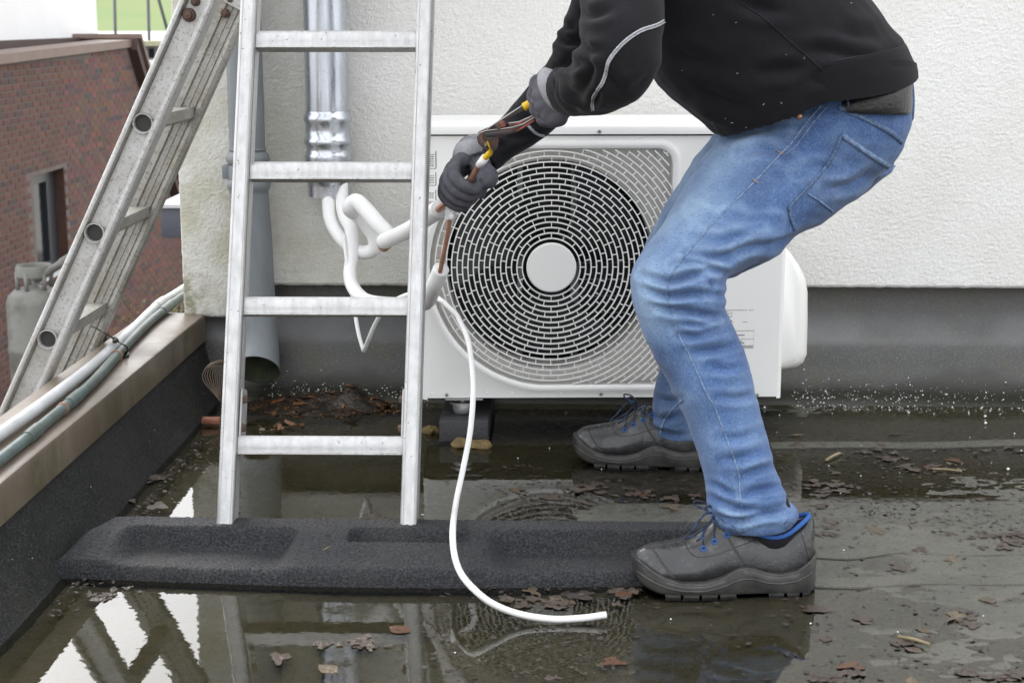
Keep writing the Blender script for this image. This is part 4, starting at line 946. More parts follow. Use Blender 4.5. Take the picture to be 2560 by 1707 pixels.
def bvh(me): return BVHTree.FromPolygons([v.co for v in me.vertices], [p.vertices for p in me.polygons])
CAM = Vector((0, 0, H))
def hit(tree, px, py, off=0.0):
    h = tree.ray_cast(CAM, ray(px, py).normalized())
    return (h[0]+h[1]*off) if h[0] is not None else None
def surf_line(tree, pts, off=.0008, sub=10):
    o = []
    for p in catv(pts, sub):
        h = hit(tree, p[0], p[1], off)
        if h is not None: o.append(h)
    return o

# ---- denim
m_denim, S9 = mat('blue_denim', (.10, .20, .42), .85, sheen=.12)
def denim():
    t, lk, nz, rng, mix = S9['t'], S9['lk'], S9['nz'], S9['rng'], S9['mix']
    a = t.nodes.new('ShaderNodeAttribute'); a.attribute_name = 'fade'; sp = t.nodes.new('ShaderNodeSeparateColor'); lk(a.outputs['Color'], sp.inputs[0])
    c = mix(rng(nz(26, 4), .35, .65), (.034, .082, .215), (.048, .110, .270))
    c = mix(sp.outputs[0], c, (.215, .315, .46)); c = mix(sp.outputs[1], c, (.014, .036, .105))
    def strn(sx, sy, sz, scale):
        mp = t.nodes.new('ShaderNodeMapping'); mp.inputs['Scale'].default_value = (sx, sy, sz); mp.inputs['Rotation'].default_value = (0, .5, 0); lk(S9['co'].outputs['Object'], mp.inputs[0]); n = t.nodes.new('ShaderNodeTexNoise'); n.inputs['Scale'].default_value = scale; n.inputs['Detail'].default_value = 2; lk(mp.outputs[0], n.inputs[0]); return n.outputs[0]
    n1 = strn(1, 1, .4, 420); n2 = strn(.4, 1, 1, 330)
    c = mix(rng(n1, .46, .74, 0, .26), c, (.26, .36, .50)); c = mix(rng(n2, .50, .72, 0, .42), c, (.022, .05, .12))
    lk(c, S9['b'].inputs['Base Color'])
    bn = t.nodes.new('ShaderNodeBump'); bn.inputs['Strength'].default_value = .25; bn.inputs['Distance'].default_value = .002; lk(n1, bn.inputs['Height']); lk(bn.outputs[0], S9['b'].inputs['Normal'])
denim()
m_denimd = M('denim_stitching', (.12, .18, .29), .85, col2=(.035, .065, .14), vs_=180)
m_denimw = M('denim_seam_light', (.20, .275, .39), .85, col2=(.07, .125, .24), vs_=160)
m_sweat, S10 = mat('black_fleece', (.0075, .0075, .009), .95, bump=.3, bs=1500, bd=.001, col2=(.014, .014, .017), vs_=500, vlo=.4, vhi=.7, sheen=.06, spec=.2)
m_sweat2 = M('dark_navy_patch', (.010, .012, .018), .8, bump=.15, bs=700, bd=.001, sheen=.05, spec=.3)
m_seamw = M('grey_contrast_stitch', (.50, .51, .54), .8, col2=(.25, .26, .28), vs_=420)
m_belt = M('black_leather_belt', (.012, .012, .013), .36, bump=.2, bs=120, spec=.5)
m_glove = M('grey_glove', (.085, .085, .102), .85, bump=.25, bs=900, bd=.001, col2=(.055, .055, .067), vs_=60)
m_glove2 = M('charcoal_palm_coating', (.035, .037, .042), .7, bump=.3, bs=300, bd=.001, col2=(.05, .052, .06), vs_=50)
m_rib = M('glove_knit_cuff', (.34, .34, .36), .9, bump=.4, bs=400, col2=(.27, .27, .29), vs_=120)
m_shoe, SS = mat('black_leather', (.017, .0175, .019), .30, coat=.2, bump=.35, bs=70, bd=.004, rvar=.14, vs_=20, spec=.5)
c_s = SS['mix'](SS['rng'](SS['nz'](18), .4, .65), (.020, .0205, .022), (.036, .036, .038)); c_s = SS['mix'](SS['rng'](SS['nz'](38, 5), .56, .68, 0, .75), c_s, (.085, .08, .072)); c_s = SS['mix'](SS['rng'](SS['nz'](120, 3), .64, .7, 0, .7), c_s, (.11, .105, .095)); SS['lk'](c_s, SS['b'].inputs['Base Color'])
m_sole = M('shoe_rubber', (.022, .022, .023), .5, bump=.2, bs=120, bd=.002, col2=(.06, .057, .052), vs_=26)
m_blue = M('blue_lining', (.028, .10, .33), .85); m_lace = M('navy_lace', (.010, .014, .028), .8, col2=(.03, .075, .2), vs_=110, vlo=.5, vhi=.62)
m_sock = M('black_sock', (.008, .008, .012), .95, bump=.3, bs=500)
m_skin = M('skin', (.55, .36, .27), .5); m_hair = M('brown_hair', (.05, .03, .02), .7, bump=.5, bs=120)

pel = loft_px([ring((1885, 215), (2268, 196), 3.0, .15), ring((1868, 245), (2274, 235), 3.0, .165), ring((1850, 290), (2272, 290), 3.0, .172), ring((1800, 345), (2258, 350), 2.99, .172), ring((1780, 400), (2190, 430), 3.0, .16), ring((1850, 470), (2080, 490), 3.0, .12)])
nleg = loft_px([ring((1815, 320), (2238, 390), 2.96, .12), ring((1752, 400), (2130, 503), 2.91, .118), ring((1698, 490), (2006, 590), 2.86, .106), ring((1645, 575), (1905, 652), 2.80, .097), ring((1594, 645), (1822, 692), 2.76, .09), ring((1574, 713), (1806, 742), 2.74, .085), ring((1596, 805), (1828, 805), 2.73, .082), ring((1632, 887), (1858, 868), 2.72, .082), ring((1676, 968), (1880, 940), 2.70, .08), ring((1714, 1045), (1899, 1022), 2.69, .076), ring((1743, 1132), (1921, 1110), 2.67, .072), ring((1763, 1197), (1943, 1186), 2.66, .07), ring((1768, 1258), (1972, 1254), 2.65, .072), ring((1776, 1296), (1994, 1286), 2.65, .074), ring((1790, 1314), (1984, 1304), 2.65, .070)])
fleg = loft_px([ring((1800, 330), (2240, 400), 3.05, .12), ring((1738, 400), (2110, 500), 3.12, .115), ring((1680, 490), (1990, 585), 3.18, .105), ring((1635, 570), (1890, 650), 3.25, .096), ring((1605, 640), (1810, 690), 3.30, .088), ring((1600, 720), (1800, 740), 3.33, .083), ring((1617, 810), (1810, 810), 3.35, .08), ring((1648, 892), (1815, 880), 3.37, .077), ring((1636, 985), (1800, 975), 3.39, .074), ring((1630, 1038), (1795, 1035), 3.40, .074), ring((1640, 1082), (1780, 1085), 3.40, .07)])
jm = fuse([pel, nleg, fleg], .0038, 6)
jf = [(zL((250, 330), (420, 372), (560, 330), (700, 300)), -.006, 11), (zL((270, 415), (400, 462), (560, 445), (730, 455)), -.007, 11), (zL((330, 520), (430, 540), (560, 560), (745, 590)), -.006, 12),
      (zL((470, 700), (600, 695), (790, 640)), -.0055, 11), (zL((560, 800), (700, 785), (840, 750)), -.004, 11), (zL((480, 600), (600, 640), (700, 620)), -.003, 10),
      (zL((520, 215), (700, 230), (840, 190), (1000, 110)), -.005, 13), (zL((560, 110), (760, 120), (960, 60)), -.003, 14), (zL((440, 260), (600, 270), (760, 320)), -.004, 10),
      (zL((640, 350), (665, 400), (660, 450)), -.003, 8), (zL((640, 880), (760, 900), (860, 880)), -.0025, 12), (zL((700, 1060), (820, 1075), (930, 1050)), -.0025, 12),
      (zS((960, 690), (1090, 765), (1250, 785), (1390, 760)), -.006, 11), (zS((1130, 590), (1240, 545), (1340, 520)), -.004, 11), (zS((1160, 690), (1270, 660), (1390, 640)), -.005, 11), (zS((990, 820), (1120, 845), (1290, 815), (1420, 790)), -.006, 10), (zS((960, 620), (1030, 660), (1090, 700)), -.004, 11), (zS((1010, 480), (1140, 470), (1290, 420)), -.003, 13), (zS((1000, 340), (1120, 350), (1260, 300)), -.002, 13),
      (zS((600, 200), (660, 240), (760, 210)), -.005, 10), (zS((610, 280), (700, 330), (800, 330)), -.005, 10), (zS((620, 100), (700, 130), (780, 110)), -.003, 12),
      (zB((480, 780), (560, 740), (700, 720), (800, 740)), -.004, 14), (zB((560, 860), (700, 840), (860, 900)), -.003, 14), (zB((880, 960), (1000, 930), (1100, 950)), -.003, 16), (zB((560, 1390), (760, 1370), (980, 1290)), -.005, 13), (zB((500, 1200), (620, 1240), (760, 1230)), -.003, 15), (zB((1040, 1060), (1180, 1040), (1330, 950)), -.005, 15), (zB((700, 640), (800, 620), (880, 640)), -.004, 14), (zB((640, 700), (760, 690), (900, 700)), -.003, 12), (zB((300, 1180), (420, 1230), (540, 1200)), -.0025, 16)]
jf = [(p, a*2.1, w_*.78) for p, a, w_ in jf]
def knee_fine(co, px):
    zone = np.exp(-((px[:, 1]-760)/95)**2)*.9+np.exp(-((px[:, 1]-1265)/60)**2)*1.2+.22
    back_ = np.clip((px[:, 0]-np.interp(px[:, 1], [600, 720, 900, 1100, 1320], [1650, 1620, 1690, 1790, 1800]))/120, .25, 1.3)
    a = np.array([noise.noise(Vector((c[0]*9+c[2]*6, c[1]*6, c[2]*34-c[0]*9)))+.55*noise.noise(Vector((c[0]*16, c[1]*10, c[2]*75+c[0]*20+4))) for c in co])
    return -.0062*np.abs(a)**.8*np.sign(a)*zone*back_*.75
folds(jm, jf, .0022, 15, fine=knee_fine)
def fade_attr(me):
    co, no = getco(me); px = projn(co); N_ = len(co); f = np.zeros(N_); dk = np.zeros(N_)
    for pts, amt, wd in ((zB((380, 950), (330, 1060), (200, 1260), (60, 1420)), .85, 95), (zL((330, 250), (240, 380), (260, 520), (330, 640)), .95, 62), (zL((420, 900), (520, 1120), (620, 1400)), .35, 60), (zB((600, 760), (520, 900)), .55, 90), (zB((1100, 1080), (1000, 1020)), .3, 60), (zS((1050, 800), (1200, 880), (1390, 860)), .5, 22), (zS((640, 330), (740, 385), (840, 380)), .3, 16), (zL((840, 1000), (900, 1300)), .3, 45), (zB((1130, 780), (1380, 900)), .25, 40), (zB((800, 660), (900, 600)), .25, 30)):
        q, _ = seg_dist(px, [tuple(v) for v in catv(pts, 4)]); f = np.maximum(f, .78*amt*np.exp(-(q/wd)**2))
    for pts, amp, wd in jf:
        q, _ = seg_dist(px, [tuple(v) for v in catv(pts, 4)]); f = np.minimum(1, f+.22*np.exp(-((q-wd*2)/(wd*.8))**2))
    for pts, amt, wd in ((zB((930, 700), (820, 860), (640, 1100)), .35, 45), (zB((1200, 900), (1050, 1150)), .35, 90), (zL((700, 600), (800, 700)), .3, 60), (zL((370, 900), (400, 1100), (420, 1250)), .55, 60)):
        q, _ = seg_dist(px, pts); dk = np.maximum(dk, amt*np.exp(-(q/wd)**2))
    nv = np.array([noise.noise(Vector(c)*14)*.25+noise.noise(Vector(c)*45)*.18 for c in co]); f = np.clip(f*(1+nv*1.2)+nv*.35, 0, 1); dk = np.clip(dk*(1-nv)-nv*.2, 0, 1)
    c4 = np.stack([f, dk, np.zeros(N_), np.ones(N_)], 1).astype(np.float32); ca = me.color_attributes.new('fade', 'FLOAT_COLOR', 'POINT'); ca.data.foreach_set('color', c4.ravel())
fade_attr(jm)
jeans = link('jeans', jm, m_denim, person, smooth=9); jt_ = bvh(jm)
def strip(tree, pts, wpx, name, m, parent, off=.0012, hgt=.0012, sub=10):
    """raised strip of cloth that follows the surface"""
    C = catv(pts, sub); rg = []
    for i, p in enumerate(C):
        t = C[min(i+1, len(C)-1)]-C[max(i-1, 0)]; n = np.array((-t[1], t[0])); n = n/(np.linalg.norm(n)+1e-9)*wpx/2
        a, c = hit(tree, *(p-n), off), hit(tree, *(p+n), off)
        if a is None or c is None: continue
        d = ray(p[0], p[1]).normalized(); rg.append([a+d*.004, a-d*hgt*.6, (a+c)/2-d*hgt*1.2, c-d*hgt*.6, c+d*.004])
    if len(rg) > 1: return B().rings(rg, closed=False, cap=False).obj(name, m, parent, smooth=9)
def stitches(tree, pts, name, m, parent, r=.0007, dash=.006, gap=.003, off=.0012):
    L_ = surf_line(tree, pts, off, 14); b = B(); acc = 0; cur = [L_[0]] if L_ else []
    for a, c in zip(L_[:-1], L_[1:]):
        l = (c-a).length
        if l > .05: cur = [c]; acc = 0; continue
        acc += l; cur.append(c)
        if acc > dash: b.tube(cur, r, 5); cur = []; acc = -gap
        if acc < 0: cur = [c] if acc > -gap*.4 else []
        if not cur: cur = [c]
    if b.v: return b.obj(name, m, parent, smooth=9)
side_seam = zB((1015, 590), (930, 690), (850, 800), (780, 870), (640, 1020), (420, 1240), (260, 1430), (180, 1560))
side_seam2 = zL((700, 10), (560, 160), (450, 300), (408, 400), (415, 520), (470, 680), (560, 860), (650, 1060), (740, 1290), (850, 1565))
side_seam3 = zS((900, 0), (980, 160), (1060, 370), (1125, 560), (1135, 700), (1160, 850))
strip(jt_, side_seam[:6]+[side_seam2[1], side_seam2[2], side_seam2[3], side_seam2[4], side_seam2[5], side_seam2[6], side_seam2[7], side_seam3[1], side_seam3[2], side_seam3[3], side_seam3[4], side_seam3[5]], 4.2, 'side_seam', m_denimw, jeans, hgt=.0010, off=.0006, sub=12)
for pts in (zB((1015, 590), (930, 690), (850, 800), (790, 855)), ):
    strip(jt_, [(x+13, y+5) for x, y in pts], 3, 'seam_stitching', m_denimw, jeans)
strip(jt_, zB((1110, 600), (1250, 660), (1400, 740), (1472, 800)), 13, 'yoke_seam', m_denimd, jeans, hgt=.0018)
strip(jt_, zB((1130, 755), (1250, 840), (1395, 935)), 13, 'pocket_hem', m_denimw, jeans, hgt=.003)
strip(jt_, zB((1125, 760), (1090, 850), (1020, 960), (930, 1060), (835, 1160)), 7, 'pocket_edge', m_denimd, jeans, hgt=.0028)
strip(jt_, zB((835, 1160), (850, 1230), (870, 1290)), 9, 'pocket_edge', m_denimd, jeans, hgt=.0028)
strip(jt_, zB((940, 1085), (1010, 1130), (1080, 1185)), 5, 'pocket_fold', m_denimw, jeans, hgt=.002)
strip(jt_, zB((700, 640), (760, 625), (830, 632), (890, 655)), 8, 'front_pocket_seam', m_denimw, jeans, hgt=.002)
strip(jt_, zS((965, 830), (1060, 885), (1170, 925), (1280, 945), (1370, 920), (1440, 850)), 17, 'leg_hem', m_denimd, jeans, hgt=.002)
strip(jt_, zS((640, 330), (700, 370), (770, 395), (850, 385)), 12, 'leg_hem', m_denimd, jeans, hgt=.002)
strip(jt_, zS((790, 120), (720, 180), (670, 260), (655, 320)), 5, 'inner_seam', m_denimw, jeans, hgt=.0016)
for pt in (zB((785, 855))[0], zB((645, 1015))[0]):
    strip(jt_, [(pt[0]-7, pt[1]-5), (pt[0]+7, pt[1]+5)], 3, 'bar_tack', M('tan_thread', (.30, .20, .13), .8), jeans, sub=3)
h = hit(jt_, *zB((892, 655))[0], .001); n_ = Vector((0, -1, .2)).normalized()
if h: B().lathe([(0, -.003), (.004, -.0026), (.0058, -.001), (.006, .001)], tuple(h), 16, axis='y').obj('rivet', m_cop, jeans, smooth=rad(50))
# belt
b = B(); R_ = []
for (a, c, Y, t, ) in ((zB((880, 560))[0], zB((1494, 445))[0], 3.0, .172), (zB((870, 585))[0], zB((1498, 470))[0], 3.0, .180), (zB((860, 600))[0], zB((1494, 600))[0], 3.0, .180), (zB((870, 590))[0], zB((1488, 625))[0], 3.0, .172)): R_.append(ring(a, c, Y, t))
belt = loft_px(R_, 48, 3).obj('belt', m_belt, person, smooth=rad(50))
bt = bvh(belt.data)
b = B(); pts = [P(*p, 2.96) for p in zB((1497, 470), (1512, 470), (1519, 560), (1514, 660), (1500, 665))]; b.tube(catmull(pts, 4), .0032, 6, flat=2.2, ref=(0, 1, 0)); b.obj('belt_loop', m_denimd, jeans, smooth=9)
pts = [hit(bt, *p, .002) for p in zB((1160, 545), (1165, 575), (1168, 600))]; pts = [p for p in pts if p]
if len(pts) > 1: B().tube(pts, .005, 6, flat=.4).obj('belt_loop', m_denimd, jeans, smooth=9)

# ---- sweatshirt
tor = loft_px([ring((1800, 318), (2255, 165), 2.99, .196), ring((1776, 326), (2254, 135), 2.99, .204), ring((1744, 308), (2246, 100), 2.985, .206), ring((1694, 262), (2217, 62), 2.98, .205), ring((1640, 205), (2166, -4), 2.98, .203), ring((1580, 120), (2105, -75), 2.98, .200), ring((1525, 30), (2020, -150), 2.98, .205), ring((1490, -70), (1900, -225), 2.98, .20), ring((1480, -150), (1760, -270), 2.99, .14), ring((1470, -195), (1640, -285), 3.0, .08)], 36, 4)
na = loft_px([ring((1455, -190), (1700, -215), 2.84, .085), ring((1446, -110), (1670, -120), 2.77, .082), ring((1448, -40), (1658, -40), 2.71, .078), ring((1450, 40), (1660, 50), 2.66, .076), ring((1452, 98), (1656, 120), 2.625, .075), ring((1446, 130), (1645, 182), 2.615, .072), ring((1438, 148), (1612, 228), 2.63, .068), ring((1426, 157), (1556, 264), 2.67, .06), ring((1405, 165), (1498, 281), 2.73, .052), ring((1392, 176), (1450, 283), 2.78, .045), ring((1384, 184), (1436, 276), 2.80, .041)], 28, 5)
fa = loft_px([ring((1470, -190), (1690, -215), 3.14, .085), ring((1440, -60), (1600, -60), 3.20, .078)]+[ring(*zA(a, c), Y, t) for a, c, Y, t in (((990, 10), (1300, 60), 3.24, .074), ((925, 155), (1230, 250), 3.26, .068), ((888, 255), (1170, 420), 3.25, .062), ((855, 375), (1080, 600), 3.22, .056), ((760, 495), (985, 740), 3.19, .052), ((655, 625), (900, 830), 3.16, .049), ((560, 745), (790, 915), 3.13, .046), ((450, 835), (650, 1005), 3.10, .043), ((372, 915), (530, 1085), 3.08, .040), ((345, 965), (472, 1115), 3.07, .038))], 28, 5)
sm_ = fuse([tor, na, fa], .0056, 4)
sf_ = [(zB((540, 10), (680, 50), (820, 60)), -.006, 16), (zB((860, 300), (1050, 285), (1300, 325)), -.006, 15), (zB((640, 410), (820, 390), (1000, 360)), -.006, 16), (zB((880, 470), (1000, 440), (1100, 430)), -.004, 14), (zB((150, 250), (260, 330), (420, 380)), -.004, 20), (zB((330, 480), (450, 560), (640, 620)), -.005, 20), (zB((230, 620), (330, 690), (430, 720)), -.004, 18), (zB((1100, 180), (1230, 200), (1400, 190)), -.003, 18),
      (zA((1050, 80), (1120, 100), (1260, 60)), -.005, 12), (zA((1045, 260), (1100, 330), (1200, 340)), -.006, 11), (zA((1070, 350), (1110, 430), (1090, 540), (1040, 620)), -.006, 11), (zA((930, 430), (1010, 440), (1080, 400)), -.006, 9), (zA((1180, 440), (1260, 540), (1330, 620)), -.004, 14), (zA((1350, 600), (1450, 560), (1530, 470)), -.003, 14), (zA((890, 540), (940, 640), (1030, 715)), -.004, 7), (zA((920, 520), (975, 625), (1060, 700)), .004, 7), (zA((1100, 700), (1150, 640), (1160, 560)), -.004, 9),
      (zA((890, 230), (960, 275), (1040, 285)), -.007, 10), (zA((870, 365), (940, 405), (1020, 395)), -.008, 9), (zA((900, 150), (960, 190), (1030, 170)), -.005, 10), (zA((830, 420), (900, 440), (960, 430)), -.005, 9), (zA((520, 960), (620, 900), (760, 880)), -.004, 9), (zA((480, 850), (560, 880), (640, 860)), -.005, 9), (zA((600, 740), (700, 800), (800, 810)), -.003, 10)]
sf = [(p, a*2.1, w_) for p, a, w_ in sf_]
folds(sm_, sf, .0042, 10, back=.4)
shirt = link('sweatshirt', sm_, m_sweat, person, smooth=9); st_ = bvh(sm_)
# elbow patch edge with ladder stitching, near and far sleeve
def ladder_stitch(pts, wpx, name):
    C = catv(pts, 16); b = B(); La, Lb = [], []
    for i, p in enumerate(C):
        t = C[min(i+1, len(C)-1)]-C[max(i-1, 0)]; n = np.array((-t[1], t[0])); n = n/(np.linalg.norm(n)+1e-9)*wpx/2
        a, c = hit(st_, *(p-n), .0015), hit(st_, *(p+n), .0015)
        if a is None or c is None: continue
        La.append(a); Lb.append(c)
    if len(La) < 3: return
    b.tube(La, .0009, 5); b.tube(Lb, .0013, 5)
    for i in range(0, len(La)-1, 1): b.tube([La[i], Lb[min(i+1, len(Lb)-1)]], .0006, 4)
    b.obj(name, m_seamw, shirt, smooth=9)
ladder_stitch(zA((1592, 140), (1540, 170), (1440, 205), (1350, 265), (1280, 335), (1235, 400), (1222, 440), (1195, 530), (1160, 590), (1130, 640), (1135, 720)), 6.5, 'contrast_stitching')
ladder_stitch(zA((705, 825), (735, 855), (775, 880), (810, 887)), 4, 'contrast_stitching')
strip(st_, zB((560, 15), (700, 110), (830, 225), (940, 320), (1060, 425)), 2.6, 'raglan_seam', m_sweat2, shirt, hgt=.0014, off=.001)
lint = B()
for k in range(15):
    h = hit(st_, R.uniform(1480, 2230), R.uniform(0, 330), .0008)
    if h is not None:
        a = R.uniform(0, 6.28); l = R.uniform(.0008, .0022); lint.tube([h-Vector((math.cos(a)*l, 0, math.sin(a)*l)), h+Vector((math.cos(a)*l, 0, math.sin(a)*l))], R.choice((.0003, .0004, .0005)), 4)
lo = lint.obj('lint', m_seamw, shirt); lo['kind'] = 'stuff'
# ribbed waistband, standing off at the back
wb = loft_px([ring((1870, 205), zB((1496, 368))[0], 2.987, .200), ring((1850, 222), zB((1531, 384))[0], 2.985, .2105), ring((1845, 205), zB((1502, 328))[0], 2.985, .2130), ring((1840, 182), zB((1462, 242))[0], 2.985, .2120), ring((1860, 170), zB((1440, 252))[0], 2.985, .203)], 44, 4)
wb.obj('waistband', m_sweat, shirt, smooth=rad(60))
# cuffs of the sleeves
def cuff(rs, name='cuff'): return loft_px(rs, 28, 4).obj(name, m_sweat, shirt, smooth=rad(60))
cuff([ring((1399, 166), (1462, 286), 2.765, .049), ring((1387, 172), (1446, 286), 2.785, .049), ring((1377, 180), (1434, 279), 2.803, .047), ring((1381, 186), (1430, 273), 2.806, .040)])
cuff([ring(*zA((395, 890), (545, 1080)), 3.088, .045), ring(*zA((352, 935), (500, 1112)), 3.075, .046), ring(*zA((338, 965), (474, 1120)), 3.068, .044), ring(*zA((345, 975), (466, 1112)), 3.066, .036)])
# t-shirt edge at the back of the waist
loft_px([ring((2100, 215), zB((1483, 455))[0], 3.0, .15), ring((2090, 200), zB((1478, 425))[0], 3.0, .15)], 30, 2).obj('undershirt', M('green_cotton', (.09, .18, .16), .9), person, smooth=9)

# ---- head and neck (above the frame)
hc = P(1440, -330, 3.0)
hb = B(); rgh = []
for k in range(13):
    t = k/12; a = math.pi*t; zz2 = math.cos(a); rr2 = max(.004, math.sin(a)); rgh.append([hc+Vector((.098*rr2*math.cos(2*math.pi*i/24)*(1 if math.cos(2*math.pi*i/24) < 0 else 1.05), .076*rr2*math.sin(2*math.pi*i/24), .122*zz2-.012*rr2*(1 if False else 0))) for i in range(24)])
hb.rings(rgh)
nk = B(); nk.tube([hc+Vector((.02, 0, -.03)), hc+Vector((.09, 0, -.13)), P(1600, -215, 3.0)], [.058, .06, .075], 16)
fz = B(); fz.tube([hc+Vector((-.085, 0, .01)), hc+Vector((-.118, 0, -.03)), hc+Vector((-.092, 0, -.036))], [.008, .015, .010], 10)
ch = B(); ch.tube([hc+Vector((-.05, 0, -.06)), hc+Vector((-.082, 0, -.105)), hc+Vector((-.03, 0, -.09))], [.05, .034, .04], 12)
ears = []
for s_ in (-1, 1):
    e_ = B(); e_.tube([hc+Vector((.012, .072*s_, -.03)), hc+Vector((.02, .082*s_, .0)), hc+Vector((.012, .076*s_, .025))], [.010, .015, .010], 8); ears.append(e_)
body = link('body', fuse([hb, nk, fz, ch]+ears, .004, 3), m_skin, person, smooth=9)
for s_ in (-1, 1): B().lathe([(0, -.010), (.008, -.006), (.011, 0), (.008, .006), (0, .010)], tuple(hc+Vector((-.088, .032*s_, .008))), 12, axis='x').obj('eye', m_white, body, smooth=9)
B().tube([hc+Vector((-.098, -.02, -.068)), hc+Vector((-.106, 0, -.066)), hc+Vector((-.098, .02, -.068))], [.004, .006, .004], 8).obj('mouth', M('lips', (.45, .2, .17), .5), body, smooth=9)
hr = B(); rgh = []
for k in range(9):
    a = math.pi*.55*k/8; zz2 = math.cos(a); rr2 = max(.004, math.sin(a)); rgh.append([hc+Vector((.012+.104*rr2*math.cos(2*math.pi*i/28), .083*rr2*math.sin(2*math.pi*i/28), .012+.126*zz2+noise.noise(Vector((i*.9, k*.8, 0)))*.006+(.05 if k > 5 and math.cos(2*math.pi*i/28) < -.5 else 0))) for i in range(28)])
hr.rings(rgh); hr.obj('hair', m_hair, person, smooth=9)

# ---- gloves
def blob_tube(pts, r): b = B(); pts = catmull(pts, 5); rr = r if not isinstance(r, (list, tuple)) else list(np.interp(np.linspace(0, 1, len(pts)), np.linspace(0, 1, len(r)), r)); b.tube(pts, rr, 12); return b
# far hand: fist round the copper pipe, seen end-on
HC = P(1172, 452, 3.0); ax_ = Vector((.42, -.62, .66)).normalized(); e1_ = (Vector((1, 0, 0))-ax_*ax_.x).normalized(); e2_ = ax_.cross(e1_)
if e2_.z < 0: e2_ = -e2_
hp = lambda ang, r, s: HC+e1_*(r*math.cos(rad(ang)))+e2_*(r*math.sin(rad(ang)))+ax_*s
Wr = P(1206, 398, 3.055)
pieces = []
for k in range(4):
    s0 = .014-.0205*k; sc_ = (1, 1.06, 1.0, .88)[k]
    kn = hp(140, .040*sc_, s0)
    pieces.append(blob_tube([hp(110, .040, s0*.6), kn, hp(185, .037*sc_, s0), hp(225, .034*sc_, s0), hp(265, .031*sc_, s0), hp(305, .027*sc_, s0), hp(345, .021*sc_, s0+.001), hp(395, .015, s0+.001)], [.0125, .0135, .013, .0125, .012, .0115, .011, .009]))
    pieces.append(blob_tube([Wr, (Wr+kn)/2+e2_*.012, kn], [.021, .018, .013]))
pieces.append(blob_tube([Wr, hp(60, .034, .012), hp(20, .036, .020), hp(-20, .034, .028), hp(-60, .027, .030)], [.022, .020, .0165, .0145, .010]))
pieces.append(blob_tube([Wr, hp(30, .030, -.02), hp(-10, .028, -.035)], [.022, .022, .018]))
gm = fuse(pieces, .0024, 3, .5)
co, no = getco(gm); d = np.array([noise.noise(Vector(c)*60)*.0012 for c in co]); gm.vertices.foreach_set('co', (co+no*d[:, None]).ravel()); gm.update()
gl1 = link('glove', gm, m_glove, person, smooth=9); gl1['label'] = 'grey glove closed round the copper pipe'
loft_px([ring((1134, 408), (1212, 378), 3.045, .034), ring((1132, 394), (1214, 366), 3.048, .040), ring((1142, 380), (1224, 366), 3.055, .040), ring((1160, 372), (1232, 380), 3.065, .036)], 40, 3).obj('knit_cuff', m_rib, gl1, smooth=9)
# near hand on the plier handles: back of the hand to the viewer
pieces = []
Wn = P(1408, 232, 2.81)
for k, (kx, ky) in enumerate(((1346, 208), (1340, 238), (1346, 268), (1362, 292))):
    kn = P(kx, ky, 2.825); r0 = (.0175, .0175, .0165, .0150)[k]
    pieces.append(blob_tube([P(1412-4*k, 205+17*k, 2.81), (Wn+kn)/2+Vector((0, -.006, 0)), kn], [.021, .0205, r0]))
    pieces.append(blob_tube([kn, P(kx-3, ky+6, 2.86), P(kx+12, ky+12, 2.90), P(kx+38, ky+10, 2.905), P(kx+46, ky+2, 2.875)], [r0, .0145, .0125, .0115, .010]))
pieces.append(blob_tube([Wn, P(1375, 205, 2.86), P(1350, 222, 2.90), P(1338, 240, 2.905)], [.022, .018, .0135, .011]))
pieces.append(blob_tube([P(1418, 262, 2.80), P(1392, 288, 2.815), P(1370, 300, 2.83)], [.018, .019, .015]))
gm2 = fuse(pieces, .0026, 8, .5)
m_gloven = M('grey_glove_back', (.112, .109, .128), .9, bump=.25, bs=700, bd=.001, col2=(.085, .082, .097), vs_=40)
gl2 = link('glove', gm2, m_gloven, person, smooth=9); gl2['label'] = 'grey glove holding the pliers'
loft_px([ring((1356, 178), (1404, 272), 2.808, .040), ring((1355, 171), (1412, 282), 2.806, .046), ring((1364, 169), (1424, 285), 2.803, .047), ring((1380, 176), (1432, 276), 2.806, .042)], 40, 4).obj('knit_cuff', m_rib, gl2, smooth=9)

